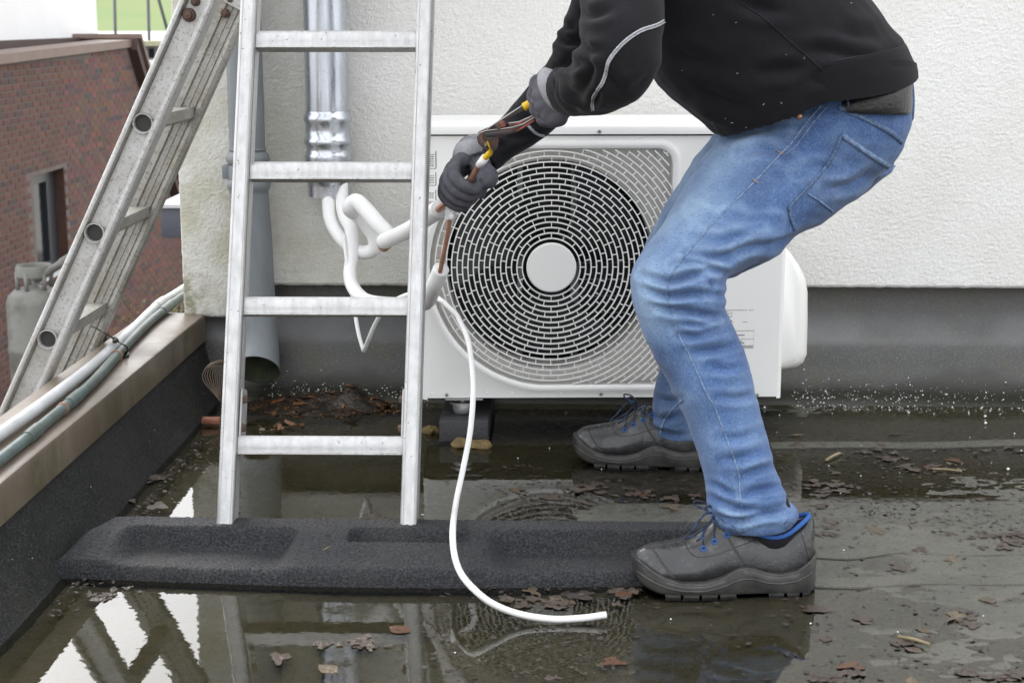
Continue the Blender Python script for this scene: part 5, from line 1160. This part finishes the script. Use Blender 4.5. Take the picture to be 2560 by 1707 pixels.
# ---- shoes (local: x from toe to heel, y across, z up)
def make_shoe(origin, rz, idx, label):
    sh_ = empty('shoe', origin); sh_.rotation_euler.z = rz; sh_.parent = person; sh_.matrix_parent_inverse = pm(person).inverted(); sh_['label'] = label
    X_ = [0, .006, .018, .04, .07, .105, .14, .175, .21, .245, .28, .300, .311, .314]
    Wf = [.010, .026, .040, .050, .0535, .054, .050, .045, .0415, .041, .040, .036, .024, .010]
    Cy = [.004, .004, .003, .002, 0, -.001, -.001, 0, .001, .001, .001, .001, .001, .001]
    W_ = lambda x: np.interp(x, X_, Wf); cyf = lambda x: np.interp(x, X_, Cy)
    sole_t = lambda x: float(np.interp(x, [0, .012, .03, .055, .08, .12, .15, .175, .19, .205, .225, .25, .28, .300, .314], [.060, .058, .046, .034, .028, .027, .036, .050, .054, .052, .043, .040, .046, .060, .070]))
    top = lambda x: float(np.interp(x, [0, .006, .02, .05, .08, .105, .125, .14, .155, .17, .19, .215, .24, .262, .285, .302, .314], [.058, .070, .079, .086, .093, .101, .115, .128, .137, .136, .121, .108, .103, .108, .124, .135, .128]))
    b = B(); rg = []; NS = 60; n = 30
    for i in range(NS+1):
        x = .001+.312*i/NS; wd = float(W_(x))*.97; zb = .02; zt_ = top(x); q = []
        # width at the top: narrow vamp, collar opening keeps its width
        tw = float(np.interp(x, [0, .04, .10, .16, .2, .30, .314], [.5, .55, .45, .42, .70, .75, .8]))
        for k in range(n):
            a = 2*math.pi*k/n; ca_, sa_ = math.cos(a), math.sin(a); e = 2.5
            f = (abs(ca_)**e+abs(sa_)**e)**(-1/e); yy, zq = ca_*f, sa_*f; hgt = (zq+1)/2
            taper = 1-(1-tw)*max(0, hgt-.25)/.75*(.9)
            q.append((x, cyf(x)+wd*yy*taper, zb+(zt_-zb)*hgt))
        rg.append(q)
    b.rings(rg); up_ = b.obj('upper', m_shoe, sh_, world=False, smooth=9)
    # sole with wavy upper edge
    b = B(); rg = []
    for i in range(NS+1):
        x = -.0035+.321*i/NS; xx = min(.3135, max(.0005, x)); wd = float(W_(xx))*1.0+.0055; wd *= (1 if 0 < x < .314 else .75); s_t = sole_t(xx); q = []
        for (yy, z) in ((-1, s_t), (-1.02, s_t*.72+.004), (-1.0, .014), (-.93, .0085), (.93, .0085), (1.0, .014), (1.02, s_t*.72+.004), (1, s_t), (.90, s_t+.003), (-.90, s_t+.003)): q.append((x, cyf(xx)+wd*yy, z+(.024*max(0, 1-xx/.055)**2 if z < .015 else (.006*max(0, 1-xx/.04)**2 if z < s_t*.8 else 0))))
        rg.append(q)
    b.rings(rg); so_ = b.obj('sole', m_sole, up_, world=False, smooth=rad(55))
    so_.matrix_parent_inverse = Matrix()
    # ridge line along the sole
    for s_ in (-1, 1):
        ln1 = []
        for i in range(46): x = .004+.305*i/45; ln1.append((x, cyf(x)+s_*(float(W_(x))+.0052), sole_t(x)*.72-.002+.0))
        b = B(); b.tube(ln1, .0022, 6); b.obj('sole_ridge', m_sole, up_, world=False, smooth=9)
        ln1 = [(x, cyf(x)+s_*(float(W_(x))*.985+.004), sole_t(x)+.001) for x in np.linspace(.004, .308, 46)]
        b = B(); b.tube(ln1, .0026, 6); b.obj('sole_rim', m_sole, up_, world=False, smooth=9)
    for (xa, xb) in ((.052, .078), (.083, .11), (.115, .142), (.147, .175), (.232, .258), (.264, .285), (.291, .306)):
        wa, wb_ = float(W_(xa)), float(W_(xb)); b = B()
        b.add([(xa, -wa-.003, 0), (xb, -wb_-.003, 0), (xb, wb_+.003, 0), (xa, wa+.003, 0), (xa, -wa-.004, .0105), (xb, -wb_-.004, .0105), (xb, wb_+.004, .0105), (xa, wa+.004, .0105)], [(0, 3, 2, 1), (4, 5, 6, 7), (0, 1, 5, 4), (1, 2, 6, 5), (2, 3, 7, 6), (3, 0, 4, 7)]); b.obj('cleat', m_sole, up_, world=False)
    me = up_.data; T_ = bvh(me)
    def on(x, z, s_=-1, off=.0006):
        h = T_.ray_cast(Vector((x, s_*.3, z)), Vector((0, -s_, 0))); return (h[0]+h[1]*off) if h[0] is not None else None
    # toe cap and panel seams
    for s_ in (-1, 1):
        for pts in ([(.028, .083), (.040, .068), (.055, .050), (.068, .036)], [(.030, .0835), (.043, .068), (.058, .050), (.071, .036)], [(.152, .118), (.165, .095), (.178, .075), (.190, .058)], [(.155, .118), (.168, .095), (.181, .075), (.193, .058)], [(.088, .092), (.094, .080), (.110, .073), (.140, .078), (.175, .090), (.210, .100)], [(.284, .122), (.290, .105), (.296, .085), (.300, .068)]):
            l = [on(x, z, s_) for x, z in [tuple(v) for v in catv(pts, 5)]]; l = [p for p in l if p]
            if len(l) > 2: B().tube(l, .0008, 5).obj('seam', m_sole, up_, world=False, smooth=9)
        # eyelets
        ey = []
        for (x, z) in ((.118, .086), (.137, .098), (.158, .109), (.176, .119)):
            p = on(x, z, s_, .0008)
            if not p: continue
            ey.append(p); nrm = Vector((0, s_, .25)).normalized(); u_ = Vector((1, 0, 0)); v_ = nrm.cross(u_); rgp = [p+u_*(.0042*math.cos(2*math.pi*k/14))+v_*(.0042*math.sin(2*math.pi*k/14)) for k in range(15)]
            e_ = B(); e_.tube(rgp, .0016, 6, cap=False); e_.obj('eyelet', m_blue, up_, world=False, smooth=9)
        if s_ == -1: nearey = ey
        else: farey = ey
    for i in range(min(len(nearey), len(farey))):
        a, c = nearey[i], farey[i]; mid = Vector(((a.x+c.x)/2+.002, (a.y+c.y)/2, top((a.x+c.x)/2)+.004)); B().tube(catmull([a, mid, c], 6), .0022, 6).obj('lace', m_lace, up_, world=False, smooth=9)
    xk = .142; kz = top(.14)+.012
    for pts in ([(xk, 0, kz), (.120, -.02, kz+.004), (.098, -.032, kz-.020), (.085, -.036, kz-.034), (.100, -.036, kz-.030), (.125, -.026, kz-.012), (xk, 0, kz)], [(xk, 0, kz), (.125, .02, kz+.012), (.108, .03, kz+.012), (.112, .026, kz+.004), (xk, 0, kz)], [(xk, 0, kz), (.128, -.030, kz-.008), (.112, -.042, kz-.030), (.104, -.046, kz-.036)], [(xk, -.002, kz), (.130, -.012, kz+.016), (.120, -.018, kz+.015)], [(xk, 0, kz), (.150, -.030, kz-.004), (.160, -.036, kz-.012), (.166, -.036, kz-.016)]):
        B().tube(catmull(pts, 6), .0019, 6).obj('lace', m_lace, up_, world=False, smooth=9)
    # padded blue collar and sock
    cl = []; ns_ = 32
    for k in range(ns_+1):
        a = 2*math.pi*k/ns_; x = .246+.058*math.cos(a); yy = .030*math.sin(a)*(1 if math.cos(a) > 0 else 1); z = float(np.interp(x, [.185, .20, .215, .24, .262, .285, .302, .31], [.128, .117, .110, .105, .110, .126, .137, .137])); cl.append((x, yy, z-.0005))
    b = B(); b.tube(cl, .0042, 8, cap=False); b.obj('collar_lining', m_blue, up_, world=False, smooth=9)
    b = B(); b.rings([[(.244-max(0, z-.108)*.25+(.054*s_+dx)*math.cos(2*math.pi*k/24), .029*s_*math.sin(2*math.pi*k/24), z) for k in range(24)] for s_, dx, z in ((1, 0, .085), (.97, 0, .108), (.86, -.004, .128), (.74, -.004, .17))]); b.obj('sock', m_sock, up_, world=False, smooth=9)
    return sh_
def shoe_at(toe, heel, idx, label):
    # toe / heel: ground points on the near edge
    d_ = (heel-toe); a = math.atan2(d_.y, d_.x); o_ = toe+Vector((-math.sin(a), math.cos(a), 0))*.050; o_.z = -.005
    return make_shoe(tuple(o_), a, idx, label)
sh1 = shoe_at(G(1588, 1490), G(2030, 1492), 0, 'black safety shoe nearest the camera')
sh2 = shoe_at(G(1428, 1160), G(1760, 1178), 1, 'black safety shoe beneath the fan unit')

# ---- pliers and the pipe end they grip
pl_o = empty('slip_joint_pliers', tuple(P(1250, 300, 2.87)), 'worn red slip joint pliers with a yellow handle in the upper glove', 'pliers')
YP = 2.862
def plate(pts, y, th, name, m, bev=.0015, par=None): return B().prism([P(*p, y) for p in zP(*pts)], (0, th, 0)).obj(name, m, par or pl_o, bevel=bev)
plate([(815, 415), (880, 480), (560, 655), (450, 760), (330, 830), (210, 850), (110, 900), (85, 880), (120, 840), (300, 760), (480, 640)], YP+.006, .008, 'upper_handle', m_steelp)
plate([(812, 415), (820, 432), (485, 655), (300, 775), (235, 822), (228, 810), (300, 750), (480, 630)], YP+.0035, .002, 'handle_edge', m_steell, .0005)
b = B(); gpts = catmull([P(*p, YP+.010) for p in zP((835, 455), (930, 400), (1030, 335), (1150, 260))], 6); b.tube(gpts, [.0058]+[.0078]*(len(gpts)-1), 12, flat=.8); b.obj('grip_sleeve', m_yellow, pl_o, smooth=9)
plate([(1070, 560), (1075, 600), (1020, 690), (900, 760), (720, 860), (560, 910), (430, 945), (430, 1010), (410, 1130), (350, 1170), (300, 1120), (260, 1000), (200, 990), (200, 880), (260, 850), (420, 810), (600, 790), (800, 720), (940, 640)], YP, .007, 'lower_handle', m_steelp)
plate([(75, 930), (110, 870), (210, 830), (250, 860), (190, 910), (190, 990), (240, 1000), (190, 1060), (270, 1150), (240, 1170), (170, 1110), (100, 1040)], YP-.0005, .010, 'upper_jaw', m_steelp)
plate([(205, 885), (250, 862), (420, 845), (590, 815), (680, 830), (640, 880), (430, 925), (230, 935)], YP-.003, .003, 'slot_plate', m_steelp, .0008)
plate([(225, 890), (600, 845), (640, 860), (600, 890), (240, 925)], YP-.0042, .0012, 'adjusting_slot', m_dark, .0002)
plate([(590, 700), (760, 680), (940, 600), (1060, 545), (1070, 560), (940, 620), (760, 700), (600, 716)], YP-.002, .004, 'handle_edge', m_steell, .0005)
plate([(430, 800), (640, 770), (830, 715), (1000, 615), (1070, 580), (1070, 590), (1000, 632), (835, 732), (640, 788), (430, 814)], YP-.0025, .003, 'handle_edge', m_steell, .0005)
plate([(80, 915), (130, 855), (215, 826), (420, 800), (420, 812), (220, 840), (140, 868), (92, 922)], YP-.003, .003, 'jaw_edge', m_steell, .0005)
plate([(985, 610), (1068, 560), (1072, 585), (1000, 628)], YP-.0022, .004, 'handle_tip', m_red, .0006)
plate([(600, 722), (760, 704), (935, 622), (960, 632), (800, 712), (610, 762)], YP-.0018, .003, 'handle_inlay', m_red, .0005)
plate([(720, 830), (1000, 655), (1025, 670), (740, 848)], YP-.0028, .003, 'handle_groove', m_red, .0006)
for (x, y) in ((500, 725), (440, 745)):
    q = P(*zP((x, y))[0], YP); B().lathe([(0, -.006), (.005, -.0055), (.0065, -.003), (.0065, .008)], tuple(q), 16, axis='y').obj('pivot', m_red if x == 500 else m_rust, pl_o, smooth=rad(40))
yp_ = catmull([P(*p, y) for p, y in zip(zP((258, 980), (275, 1040), (310, 1110), (300, 1180), (250, 1235), (205, 1280)), (2.868, 2.868, 2.870, 2.88, 2.89, 2.90))], 5)
o = B().tube(yp_, [.0038]*12+list(np.linspace(.0038, .0056, 6))+[.0058]*(len(yp_)-18), 12).obj('yellow_sleeve', m_yellow, smooth=9); setp(o, 'bent yellow tube end gripped in the plier jaws', 'tube')
wp = [P(*p, y) for p, y in zip(zP((215, 1270), (120, 1395)), (2.898, 2.915))]; o = B().tube([wp[0], wp[0].lerp(wp[1], .5), wp[1]], .0078, 14).obj('white_collar', m_white, smooth=9); setp(o, 'white plastic collar between the yellow tube and the copper pipe', 'collar')
cpp = [wp[0].lerp(wp[1], .9), P(1195, 418, 2.935), P(1178, 448, 2.965), HC, hp(0, 0, -.06), P(1124, 540, 3.04)]; o = B().tube(catmull(cpp, 4), .0058, 12).obj('copper_pipe', m_cop, smooth=9); setp(o, 'short copper pipe running through the lower fist', 'copper pipe', 'copper pipes')

# ================================================================== small debris on the roof
def zroof(x, y): return max(0.0, roof_h(x, y))
def leaf_mesh(seed, wlen, wid, kind):
    r = random.Random(seed); b = B(); n = 22
    rim = []
    for k in range(n):
        a = 2*math.pi*k/n; c_, s_ = math.cos(a), math.sin(a)
        if kind: f = 1+.28*math.sin(3*a+seed)+.22*math.sin(5*a+seed*2)+r.uniform(-.14, .14); x, y = wlen*.8*c_*f, wid*1.3*s_*f      # torn, matted scrap
        else: x = wlen*c_; y = wid*s_*(1-abs(c_)**1.6*.55)*(1+r.uniform(-.07, .07))                                                     # whole leaf
        rim.append(Vector((x, y, .0012*math.sin(2*a+seed)+r.uniform(0, .0016))))
    inn = [v*.5+Vector((0, 0, .0008)) for v in rim]
    V_ = rim+inn+[Vector((0, 0, .0008))]; Fc_ = [(k, (k+1) % n, n+(k+1) % n, n+k) for k in range(n)]+[(n+k, n+(k+1) % n, 2*n) for k in range(n)]
    b.add(V_, Fc_)
    if not kind: b.tube([(-wlen*1.4, .002, .0015), (-wlen, 0, .0012), (0, 0, .0014), (wlen*.85, 0, .0012)], [.0006, .0008, .0007, .0003], 4)
    m = b.me('dead_leaf', False); m.materials.append(m_leaf); m.polygons.foreach_set('use_smooth', [True]*len(m.polygons)); return m
leaves = [leaf_mesh(k, .022+.005*(k % 3), .010+.003*(k % 4), k % 3 != 0) for k in range(9)]
spots = [(1990, 1085), (2240, 1082), (2180, 1108), (2330, 1166), (2400, 1172), (2385, 1148), (2550, 1125), (2050, 1262), (2190, 1325), (2430, 1345), (2480, 1338), (2535, 1348), (2250, 1416), (2300, 1372), (2045, 1520), (2065, 1592), (2160, 1547), (2390, 1536), (2310, 1572), (2440, 1616), (2530, 1682), (2470, 1496), (2130, 1660), (2060, 1235), (2090, 1180), (2450, 1245), (2380, 1395), (2280, 1700),
         (165, 1362), (118, 1385), (150, 1425), (300, 1248), (330, 1205), (405, 1190), (395, 1262), (250, 1490), (1260, 1522), (1420, 1502), (1450, 1484), (1560, 1482), (1330, 1474), (1290, 1222), (1600, 1232), (1680, 1270), (1500, 1206), (1470, 1256), (1740, 1235), (1380, 1240), (1000, 1570), (900, 1610), (700, 1640), (820, 1668), (1530, 1650), (1380, 1690), (590, 1275), (880, 1300), (930, 1290)]
for i, (px, py) in enumerate(spots):
    g = G(px, py, .003); o = bpy.data.objects.new('dead_leaf', leaves[i % 9]); COL.objects.link(o); zz_ = zroof(g.x, g.y)+.001
    if 165 >= px and py < 1440 or (px in (300, 330)): zz_ += .02 if px in (165, 118) else 0
    o.location = (g.x, g.y, zz_); o.rotation_euler = (R.uniform(-.05, .05), R.uniform(-.05, .05), R.uniform(0, 6.28)); s_ = R.uniform(.5, 1.05); o.scale = (s_, s_, s_*.5)
    if px < 500: lb, gp_ = 'brown dead leaf in the corner of the left upstand', 'leaves along the left upstand'
    elif py < 1310 and px < 1800: lb, gp_ = 'brown dead leaf behind the rubber block', 'leaves behind the rubber block'
    elif px < 1800: lb, gp_ = 'brown dead leaf in the puddle in front of the rubber block', 'leaves in the front puddle'
    elif py < 1300: lb, gp_ = 'brown dead leaf on the wet roof right of the jeans', 'leaves right of the jeans'
    else: lb, gp_ = 'brown dead leaf on the wet roof right of the nearest shoe', 'leaves right of the near shoe'
    setp(o, lb, 'leaf', gp_)
def twig(p0, p1, r, label, m=None, bow=.002):
    a, c = p0, p1; b = B(); b.tube(catmull([a, (a+c)/2+Vector((0, 0, bow)), c], 6), r, 6); o = b.obj('twig', m or m_wood, smooth=9); setp(o, label, 'twig', 'twigs on the roof')
twig(G(2245, 1590, .004), G(2325, 1610, .006), .003, 'pale yellow twig at the bottom right of the roof')
twig(G(2065, 1150, .004), G(2100, 1132, .006), .0035, 'pale splinter of wood right of the jeans')
twig(G(-2, 1425, .05), G(58, 1478, .02), .003, 'yellow stalk on the left upstand near the corner')
twig(G(2330, 1172, .004), G(2405, 1178, .004), .0025, 'thin pale twig right of centre on the wet roof')
twig(G(808, 1375, .045), G(836, 1364, .046), .0012, 'tiny straw lying in the rubber block recess')
# beads of polystyrene along the foot of the wall
# clumps of matted leaf pulp
b = B()
for (px, py, n_c, sp_) in ((2470, 1350, 16, .05), (2530, 1345, 12, .04), (2340, 1170, 14, .07), (2200, 1140, 12, .08), (2050, 1215, 16, .06), (2080, 1330, 8, .04), (2400, 1540, 7, .035), (2500, 1690, 10, .04), (2260, 1605, 6, .03), (1640, 1240, 14, .07), (1500, 1225, 12, .06), (1400, 1500, 10, .06), (1560, 1480, 7, .04), (1300, 1500, 8, .05), (880, 1610, 8, .04), (140, 1410, 9, .03), (300, 1250, 9, .03), (390, 1200, 8, .03), (260, 1480, 8, .04), (2100, 1700, 8, .06), (2000, 1110, 8, .05), (2420, 1120, 6, .06)):
    c_ = G(px, py, 0)
    for k in range(n_c):
        x = c_.x+R.gauss(0, sp_*.6); y = c_.y+R.gauss(0, sp_*.45); m_ = R.choice(leaves); s_ = R.uniform(.2, .75); a = R.uniform(0, 6.28); ca_, sa_ = math.cos(a)*s_, math.sin(a)*s_; z_ = zroof(x, y)+.0006+R.uniform(0, .002)
        if x < -.885: continue
        b.add([Vector((x+v.co.x*ca_-v.co.y*sa_, y+v.co.x*sa_+v.co.y*ca_, z_+v.co.z*.6)) for v in m_.vertices], [tuple(p.vertices) for p in m_.polygons])
o = b.obj('wet_leaf_pulp', m_pulp, smooth=9, fix=False); setp(o, 'matted wet brown leaf pulp in clumps on the roof', 'leaf pulp', kind='stuff')
b = B(); phi = []
def bead(p, r):
    b.add([p+Vector(v)*r for v in ((1, 0, 0), (-1, 0, 0), (0, 1, 0), (0, -1, 0), (0, 0, 1), (0, 0, -1))], [(0, 2, 4), (2, 1, 4), (1, 3, 4), (3, 0, 4), (2, 0, 5), (1, 2, 5), (3, 1, 5), (0, 3, 5)])
def upz(y): return float(np.interp(y, [q[0] for q in pr_[::-1]], [q[1] for q in pr_[::-1]])) if y > 3.94 else 0
for k in range(800):
    if R.random() < .62: x = R.uniform(.60, 1.5); y = 3.975+abs(R.gauss(0, .035))-R.random()**3*.12
    else: x = R.uniform(-.78, -.33); y = 3.985+abs(R.gauss(0, .03))-R.random()**2*.05
    if R.random() < .25 and x > .5: x = R.uniform(.62, .95)
    bead(Vector((x, y, max(.001, upz(y)+.002))), R.choice((.0007, .0009, .0011, .0016, .0022))*R.uniform(.8, 1.2))
for k in range(60): bead(Vector((R.uniform(-.3, 1.3), R.uniform(2.3, 3.9), .003)), R.uniform(.0012, .0024))
for px, py in ((2463, 1040), (2464, 1057), (1911, 1018), (2520, 1172)): bead(G(px, py, .005), .004)
for k in range(70): y = R.uniform(2.4, 3.9); bead(Vector((R.uniform(-.95, -.9), y, R.uniform(.03, .1))), R.uniform(.0006, .0012)) if R.random() < .3 else None
o = b.obj('polystyrene_beads', m_bead, fix=False); setp(o, 'white polystyrene crumbs along the foot of the wall', 'crumbs', kind='stuff')
# mound of mud with bark chips behind the ladder
V = []; Fc = []; NM = 70
cm = G(800, 1010, 0)
for j in range(NM+1):
    for i in range(NM+1):
        u_, v_ = i/NM*2-1, j/NM*2-1; x = cm.x+u_*.24; y = cm.y+v_*.19+.02; rr_ = math.hypot(u_, v_)
        h_ = .036*max(0, 1-rr_**2)**1.1+.030*math.exp(-((u_-.35)/.2)**2-((v_+.05)/.3)**2)
        h_ *= .65+.7*abs(noise.noise(Vector((x*14, y*14, 0)))); h_ += noise.noise(Vector((x*60, y*60, 0)))*.004*max(0, 1-rr_)+noise.noise(Vector((x*130, y*130, 4)))*.002*max(0, 1-rr_)
        V.append((x, y, -.012+h_ if rr_ < 1 else -.014))
for j in range(NM):
    for i in range(NM): a = j*(NM+1)+i; Fc.append((a, a+1, a+NM+2, a+NM+1))
mud = link('mud_heap', meshof(V, Fc), m_mud, smooth=9); setp(mud, 'dark wet mud and litter heaped behind the ladder', 'mud', kind='stuff')
mt_ = bvh(mud.data)
def mudz(x, y): h = mt_.ray_cast(Vector((x, y, 1)), Vector((0, 0, -1))); return max(.0, h[0].z) if h[0] is not None else 0
chips = []
for k in range(5):
    r = random.Random(k); bb = B(); l, w_, t_ = r.uniform(.014, .03), r.uniform(.005, .010), r.uniform(.002, .004)
    q = [(-l, -w_*.6, 0), (-l*.3, -w_, .002), (l*.6, -w_*.8, 0), (l, w_*.1, .003), (l*.5, w_, 0), (-l*.6, w_*.8, .002)]; bb.prism(q, (0, 0, t_)); m = bb.me('bark'); m.materials.append(m_bark); chips.append(m)
for k in range(95):
    a = R.uniform(0, 6.28); q = R.random()**.6; x = cm.x+.04+.19*q*math.cos(a); y = cm.y+.02+.13*q*math.sin(a)
    if k < 14: g = G(R.uniform(620, 760), R.uniform(1050, 1080), 0); x, y = g.x, g.y
    if k > 66: g = G(R.uniform(690, 790), R.uniform(945, 975), 0.02); x, y = g.x, g.y
    o = bpy.data.objects.new('bark_chip', R.choice(chips)); COL.objects.link(o); o.location = (x, y, mudz(x, y)+.002); o.rotation_euler = (R.uniform(-.5, .5), R.uniform(-.5, .5), R.uniform(0, 6.28)); s_ = R.uniform(.3, .8); o.scale = (s_, s_, s_)
    setp(o, 'reddish brown bark chip in the mud heap behind the ladder', 'bark chip', 'bark chips in the mud heap')
b = B(); 
for k in range(700):
    a = R.uniform(0, 6.28); q = R.random()**.5; x = cm.x+.25*q*math.cos(a)+.02; y = cm.y+.17*q*math.sin(a)+.02; p = Vector((x, y, mudz(x, y)+.001)); d = Vector((R.gauss(0, 1), R.gauss(0, 1), R.uniform(-.2, .6))).normalized()*R.uniform(.003, .010); s_ = d.cross(Vector((0, 0, 1))).normalized()*.0016
    b.add([p-s_, p+s_, p+d+s_, p+d-s_], [(0, 1, 2, 3)])
o = b.obj('plant_litter', m_bark, fix=False); setp(o, 'fine brown plant litter on the mud heap', 'litter', kind='stuff')
# loose litter on the open roof, far too fine to count
b = B()
for k in range(6500):
    z_ = R.random()
    if z_ < .45: g = G(R.uniform(1850, 2560), R.uniform(1090, 1330), 0)
    elif z_ < .60: g = G(R.uniform(1200, 1750), R.uniform(1150, 1290), 0)
    elif z_ < .72: g = Vector((-.86+abs(R.gauss(0, .03)), R.uniform(2.45, 3.6), 0))
    elif z_ < .86: g = G(R.uniform(1050, 1650), R.uniform(1470, 1700), 0)
    else: g = G(R.uniform(1700, 2560), R.uniform(1300, 1700), 0)
    p = Vector((g.x, g.y, zroof(g.x, g.y)+.0008)); a = R.uniform(0, 6.28); l = R.choice((.001, .0015, .002, .003, .004, .008))*R.uniform(.7, 1.3); d = Vector((math.cos(a), math.sin(a), R.uniform(-.05, .2)))*l; s_ = Vector((-math.sin(a), math.cos(a), R.uniform(-.2, .3)))*l*R.uniform(.2, .6)
    b.add([p-d, p-s_, p+d*.8, p+s_], [(0, 1, 2, 3)])
o = b.obj('leaf_litter', m_leaf, fix=False); setp(o, 'fine leaf fragments strewn over the wet roof', 'litter', kind='stuff')
# brick fragment, yellow foam lumps
g = G(528, 1052, .012); bb = B().bbox((-.024, -.012, -.008), (.024, .012, .010), .004, 2)
for v in bb.v: v += Vector((noise.noise(v*60), noise.noise(v*60+Vector((9, 0, 0))), noise.noise(v*70)))*.005
for v in bb.v: v += g
o = bb.obj('brick_fragment', M('brick_red', (.30, .12, .08), .6, bump=.4, bs=90), smooth=rad(50)); setp(o, 'broken red brick fragment left of the ladder foot', 'brick')
m_spo = M('yellow_foam', (.20, .14, .045), .7, col2=(.10, .07, .025), vs_=60, bump=.8, bs=90)
for i, (px, py, sx) in enumerate(((1075, 1078, .026), (1180, 1112, .048))):
    g = G(px, py, .004); bb = B(); rgs = []
    for k in range(13):
        a = math.pi*k/12; rgs.append([g+Vector((sx*math.cos(a)*1.0, sx*.45*max(.02, math.sin(a))*math.cos(2*math.pi*j/16), .012*max(.02, math.sin(a))*math.sin(2*math.pi*j/16))) for j in range(16)])
    bb.rings(rgs)
    for v in bb.v: v += Vector((noise.noise(v*40), noise.noise(v*40+Vector((5, 0, 0))), noise.noise(v*45+Vector((0, 8, 0)))))*.012
    o = bb.obj('yellow_foam_lump', m_spo, smooth=9); setp(o, ['small yellow foam lump left of the rubber foot block', 'long yellow foam lump in front of the rubber foot block'][i], 'foam', 'yellow foam lumps in the water')
# wire leaf guard in the roof outlet by the parapet
g = G(525, 1000, .0); wg = empty('wire_leaf_guard', tuple(g), 'rusty wire leaf guard in the roof outlet beside the parapet', 'leaf guard')
for k in range(9):
    pts = [P(552, 1004, 3.80), P(536+2*k, 985, 3.80+.008*k), P(507+6*k, 948-2*k, 3.80+.012*k), P(516+6*k, 918-k, 3.81+.012*k), P(548+4*k, 902+2*k, 3.83+.010*k), P(585+2*k, 905+3*k, 3.85+.008*k)]
    B().tube(catmull(pts, 6), .0017, 5).obj('wire', m_wire, wg, smooth=9)
